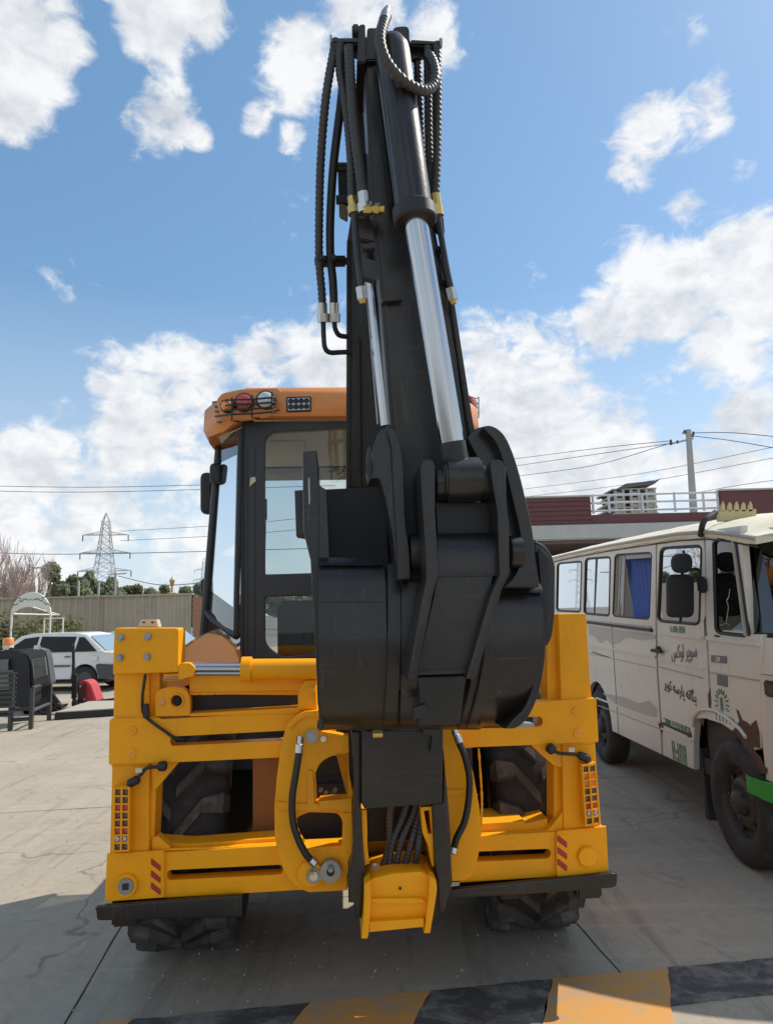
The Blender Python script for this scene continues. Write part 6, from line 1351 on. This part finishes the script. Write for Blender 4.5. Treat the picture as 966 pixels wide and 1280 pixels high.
MB().prism([jw(99, 856), jw(101, 851), jw(107, 850.5), jw(113, 855), jw(121, 877), jw(119, 879), jw(101, 880), jw(96, 866)], (0, .4, 0)).build('pump_housing', 'jack_red', PJ, bevel=.02)
mat('jack_dark', (.12, .03, .03), .6, var=.2)
MB().prism([jw(97, 860, -.02), jw(108, 853, -.02), jw(108, 880, -.02), jw(97, 879, -.02)], (0, .03, 0)).build('front_plate', 'jack_dark', PJ, bevel=.01)
for q in ((101, 858), (106, 874)): MB().cyl(jw(*q, -.03), jw(*q, -.02), .02, seg=10).build('bolt', 'steel_dull', PJ)
hd = MB().tube([jw(95, 872, -.1), jw(92.5, 850, -.15), jw(92, 806, -.3)], .03, 8).build('handle_bar', 'black_plastic', PJ); MB().box(jw(93.5, 858, -.15), (.09, .09, .5)).build('handle_base', 'black_plastic', PJ, bevel=.02)
c = jw(95, 879, -.08); MB().tube([c - Vector((.05, 0, 0)), c + Vector((.05, 0, 0))], .075, 20).build('steer_wheel', 'rubber', PJ)
for dy in (0, .35): MB().prism([jw(118, 876, dy), jw(150, 872, dy), jw(150, 875, dy), jw(118, 880, dy)], (0, .16, 0)).build('fork', 'black_plastic', PJ, bevel=.01)
# black engine bonnet on a steel stand
mo = G(50, 905); 
BM_ = thing('engine_bonnet', 'black engine bonnet with a square side lamp window on a steel stand at left', 'engine bonnet', (mo.x, mo.y, 0)); mo = Vector((mo.x, mo.y, 0))
def mw(px, py, dy=0): return W(px, py, mo.y + dy) - mo
MB().prism([mw(*p) for p in ((-60, 818), (30, 812), (36, 816), (39, 828), (41, 872), (37, 884), (-60, 886))], (0, .35, 0)).build('hood_shell', 'black_plastic', BM_, bevel=.03)
mat('hood_grey', (.075, .078, .085), .42, var=.2, coat=.2)
MB().prism([mw(*p, -.06) for p in ((20, 815), (32, 811), (46, 810), (57, 813), (60, 826), (63, 850), (64, 854), (43, 861), (40, 832), (34, 818))], (0, .22, 0)).build('hood_side', 'hood_grey', BM_, bevel=.02)
mat('hood_glass', (.13, .135, .12), .15, var=.2, coat=.6)
MB().prism([mw(*p, -.075) for p in ((41.5, 825), (57, 821), (59.5, 843), (44, 849))], (0, .02, 0)).build('lamp_window', 'hood_glass', BM_, bevel=.008)
fr = [mw(*p, -.08) for p in ((41.5, 825), (57, 821), (59.5, 843), (44, 849))]; MB().tube(fr + [fr[0]], .011, 6).build('window_frame', 'steel_dull', BM_)
MB().prism([mw(*p, -.08) for p in ((-60, 826), (10, 824), (12, 862), (-60, 866))], (0, .03, 0)).build('side_grille', 'hood_glass', BM_)
MB().box(mw(47, 811, -.02), (.10, .06, .12)).build('hood_latch', 'zinc', BM_, bevel=.01)
for p in ((3, 813), (9, 813), (15, 812)): MB().cyl(mw(*p, .1), mw(p[0], p[1] - 2.5, .1), .04, seg=10).build('filler_cap', 'black_plastic', BM_)
BC = thing('amber_beacon', 'orange warning beacon sitting on the black engine bonnet', 'beacon', tuple(mw(10.5, 812, .15) + mo)); bz = (W(10, 797, mo.y).z - W(10, 812, mo.y).z)
MB().loft([[Vector((math.cos(k * PI / 10) * r, math.sin(k * PI / 10) * r, z)) for k in range(20)] for r, z in ((.09, 0), (.09, bz * .35))]).build('beacon_base', 'paint_white', BC); MB().loft([[Vector((math.cos(k * PI / 10) * r, math.sin(k * PI / 10) * r, z)) for k in range(20)] for r, z in ((.085, bz * .35), (.088, bz * .9), (.07, bz))]).build('beacon_lens', 'amber_beacon', BC, angle=50)
ST = thing('steel_stand', 'dark welded square-tube stand holding the black engine bonnet', 'stand', tuple(mo))
def leg_(px, yt, yb):
    b = G(px, yb); t = W(px, yt, b.y); t.x = b.x; MB().box(((b.x + t.x) / 2 - mo.x, b.y - mo.y, t.z / 2), (.06, .06, t.z)).build('leg', 'stand_paint', ST, bevel=.004); return b, t
mat('stand_paint', (.045, .047, .05), .5, var=.3)
lgs = [leg_(39, 860, 911), leg_(61.5, 854, 900), leg_(13, 840, 913), leg_(-20, 840, 915)]
def bar(a, b, z): MB().tube([Vector((a.x, a.y, z)) - mo, Vector((b.x, b.y, z)) - mo], .032, 4).build('rail', 'stand_paint', ST)
bar(lgs[0][0], lgs[1][0], lgs[0][1].z); bar(lgs[0][0], lgs[1][0], .28); bar(lgs[2][0], lgs[0][0], .32); bar(lgs[2][0], lgs[3][0], lgs[2][1].z); bar(lgs[2][0], lgs[3][0], .25); bar(lgs[0][0], lgs[2][0], .16)
for k in range(9): MB().box(Vector((lgs[2][0].x - .05 - .0 * k, lgs[2][0].y - .06, .30 + k * .075)) - mo, (.3, .02, .03)).build('louvre', 'stand_paint', ST)
# digging bucket with teeth lying behind the stand
tb = G(60, 893); LB = thing('spare_bucket', 'black toothed digging bucket lying on the ground behind the steel stand', 'bucket', tuple(tb))
def tw(px, py, dy=0): return W(px, py, tb.y + dy) - tb
pts = [(30, 893), (20, 862), (48, 850), (58, 852), (66, 866), (79, 884), (60, 890)]
MB().prism([tw(*p, .1) for p in pts], (0, .06, 0)).build('side_plate', 'black_paint', LB, bevel=.01); MB().prism([tw(*p, .9) for p in pts], (0, .06, 0)).build('side_plate', 'black_paint', LB, bevel=.01)
MB().prism([tw(30, 892, .1), tw(20, 862, .1), tw(24, 862, .1), tw(34, 888, .1), tw(62, 886, .1), tw(60, 890, .1)], (0, .8, 0)).build('bucket_floor', 'black_paint', LB)
for k in range(6):
    x = 44 + k * 6.2; y = 898 - k * 2.6
    MB().prism([tw(x - 8, y - 6), tw(x - 3, y - 6), tw(x + 6, y - 1), tw(x + 5, y), tw(x - 6, y - 1)], (0, .09, 0)).build('tooth', 'black_paint', LB, bevel=.008)
v = tw(44, 866, -.05); MB().tube([v + Vector((math.cos(k * PI / 8) * .1, 0, math.sin(k * PI / 8) * .1)) for k in range(17)], .02, 8).build('hinge_ring', 'steel_dull', LB)
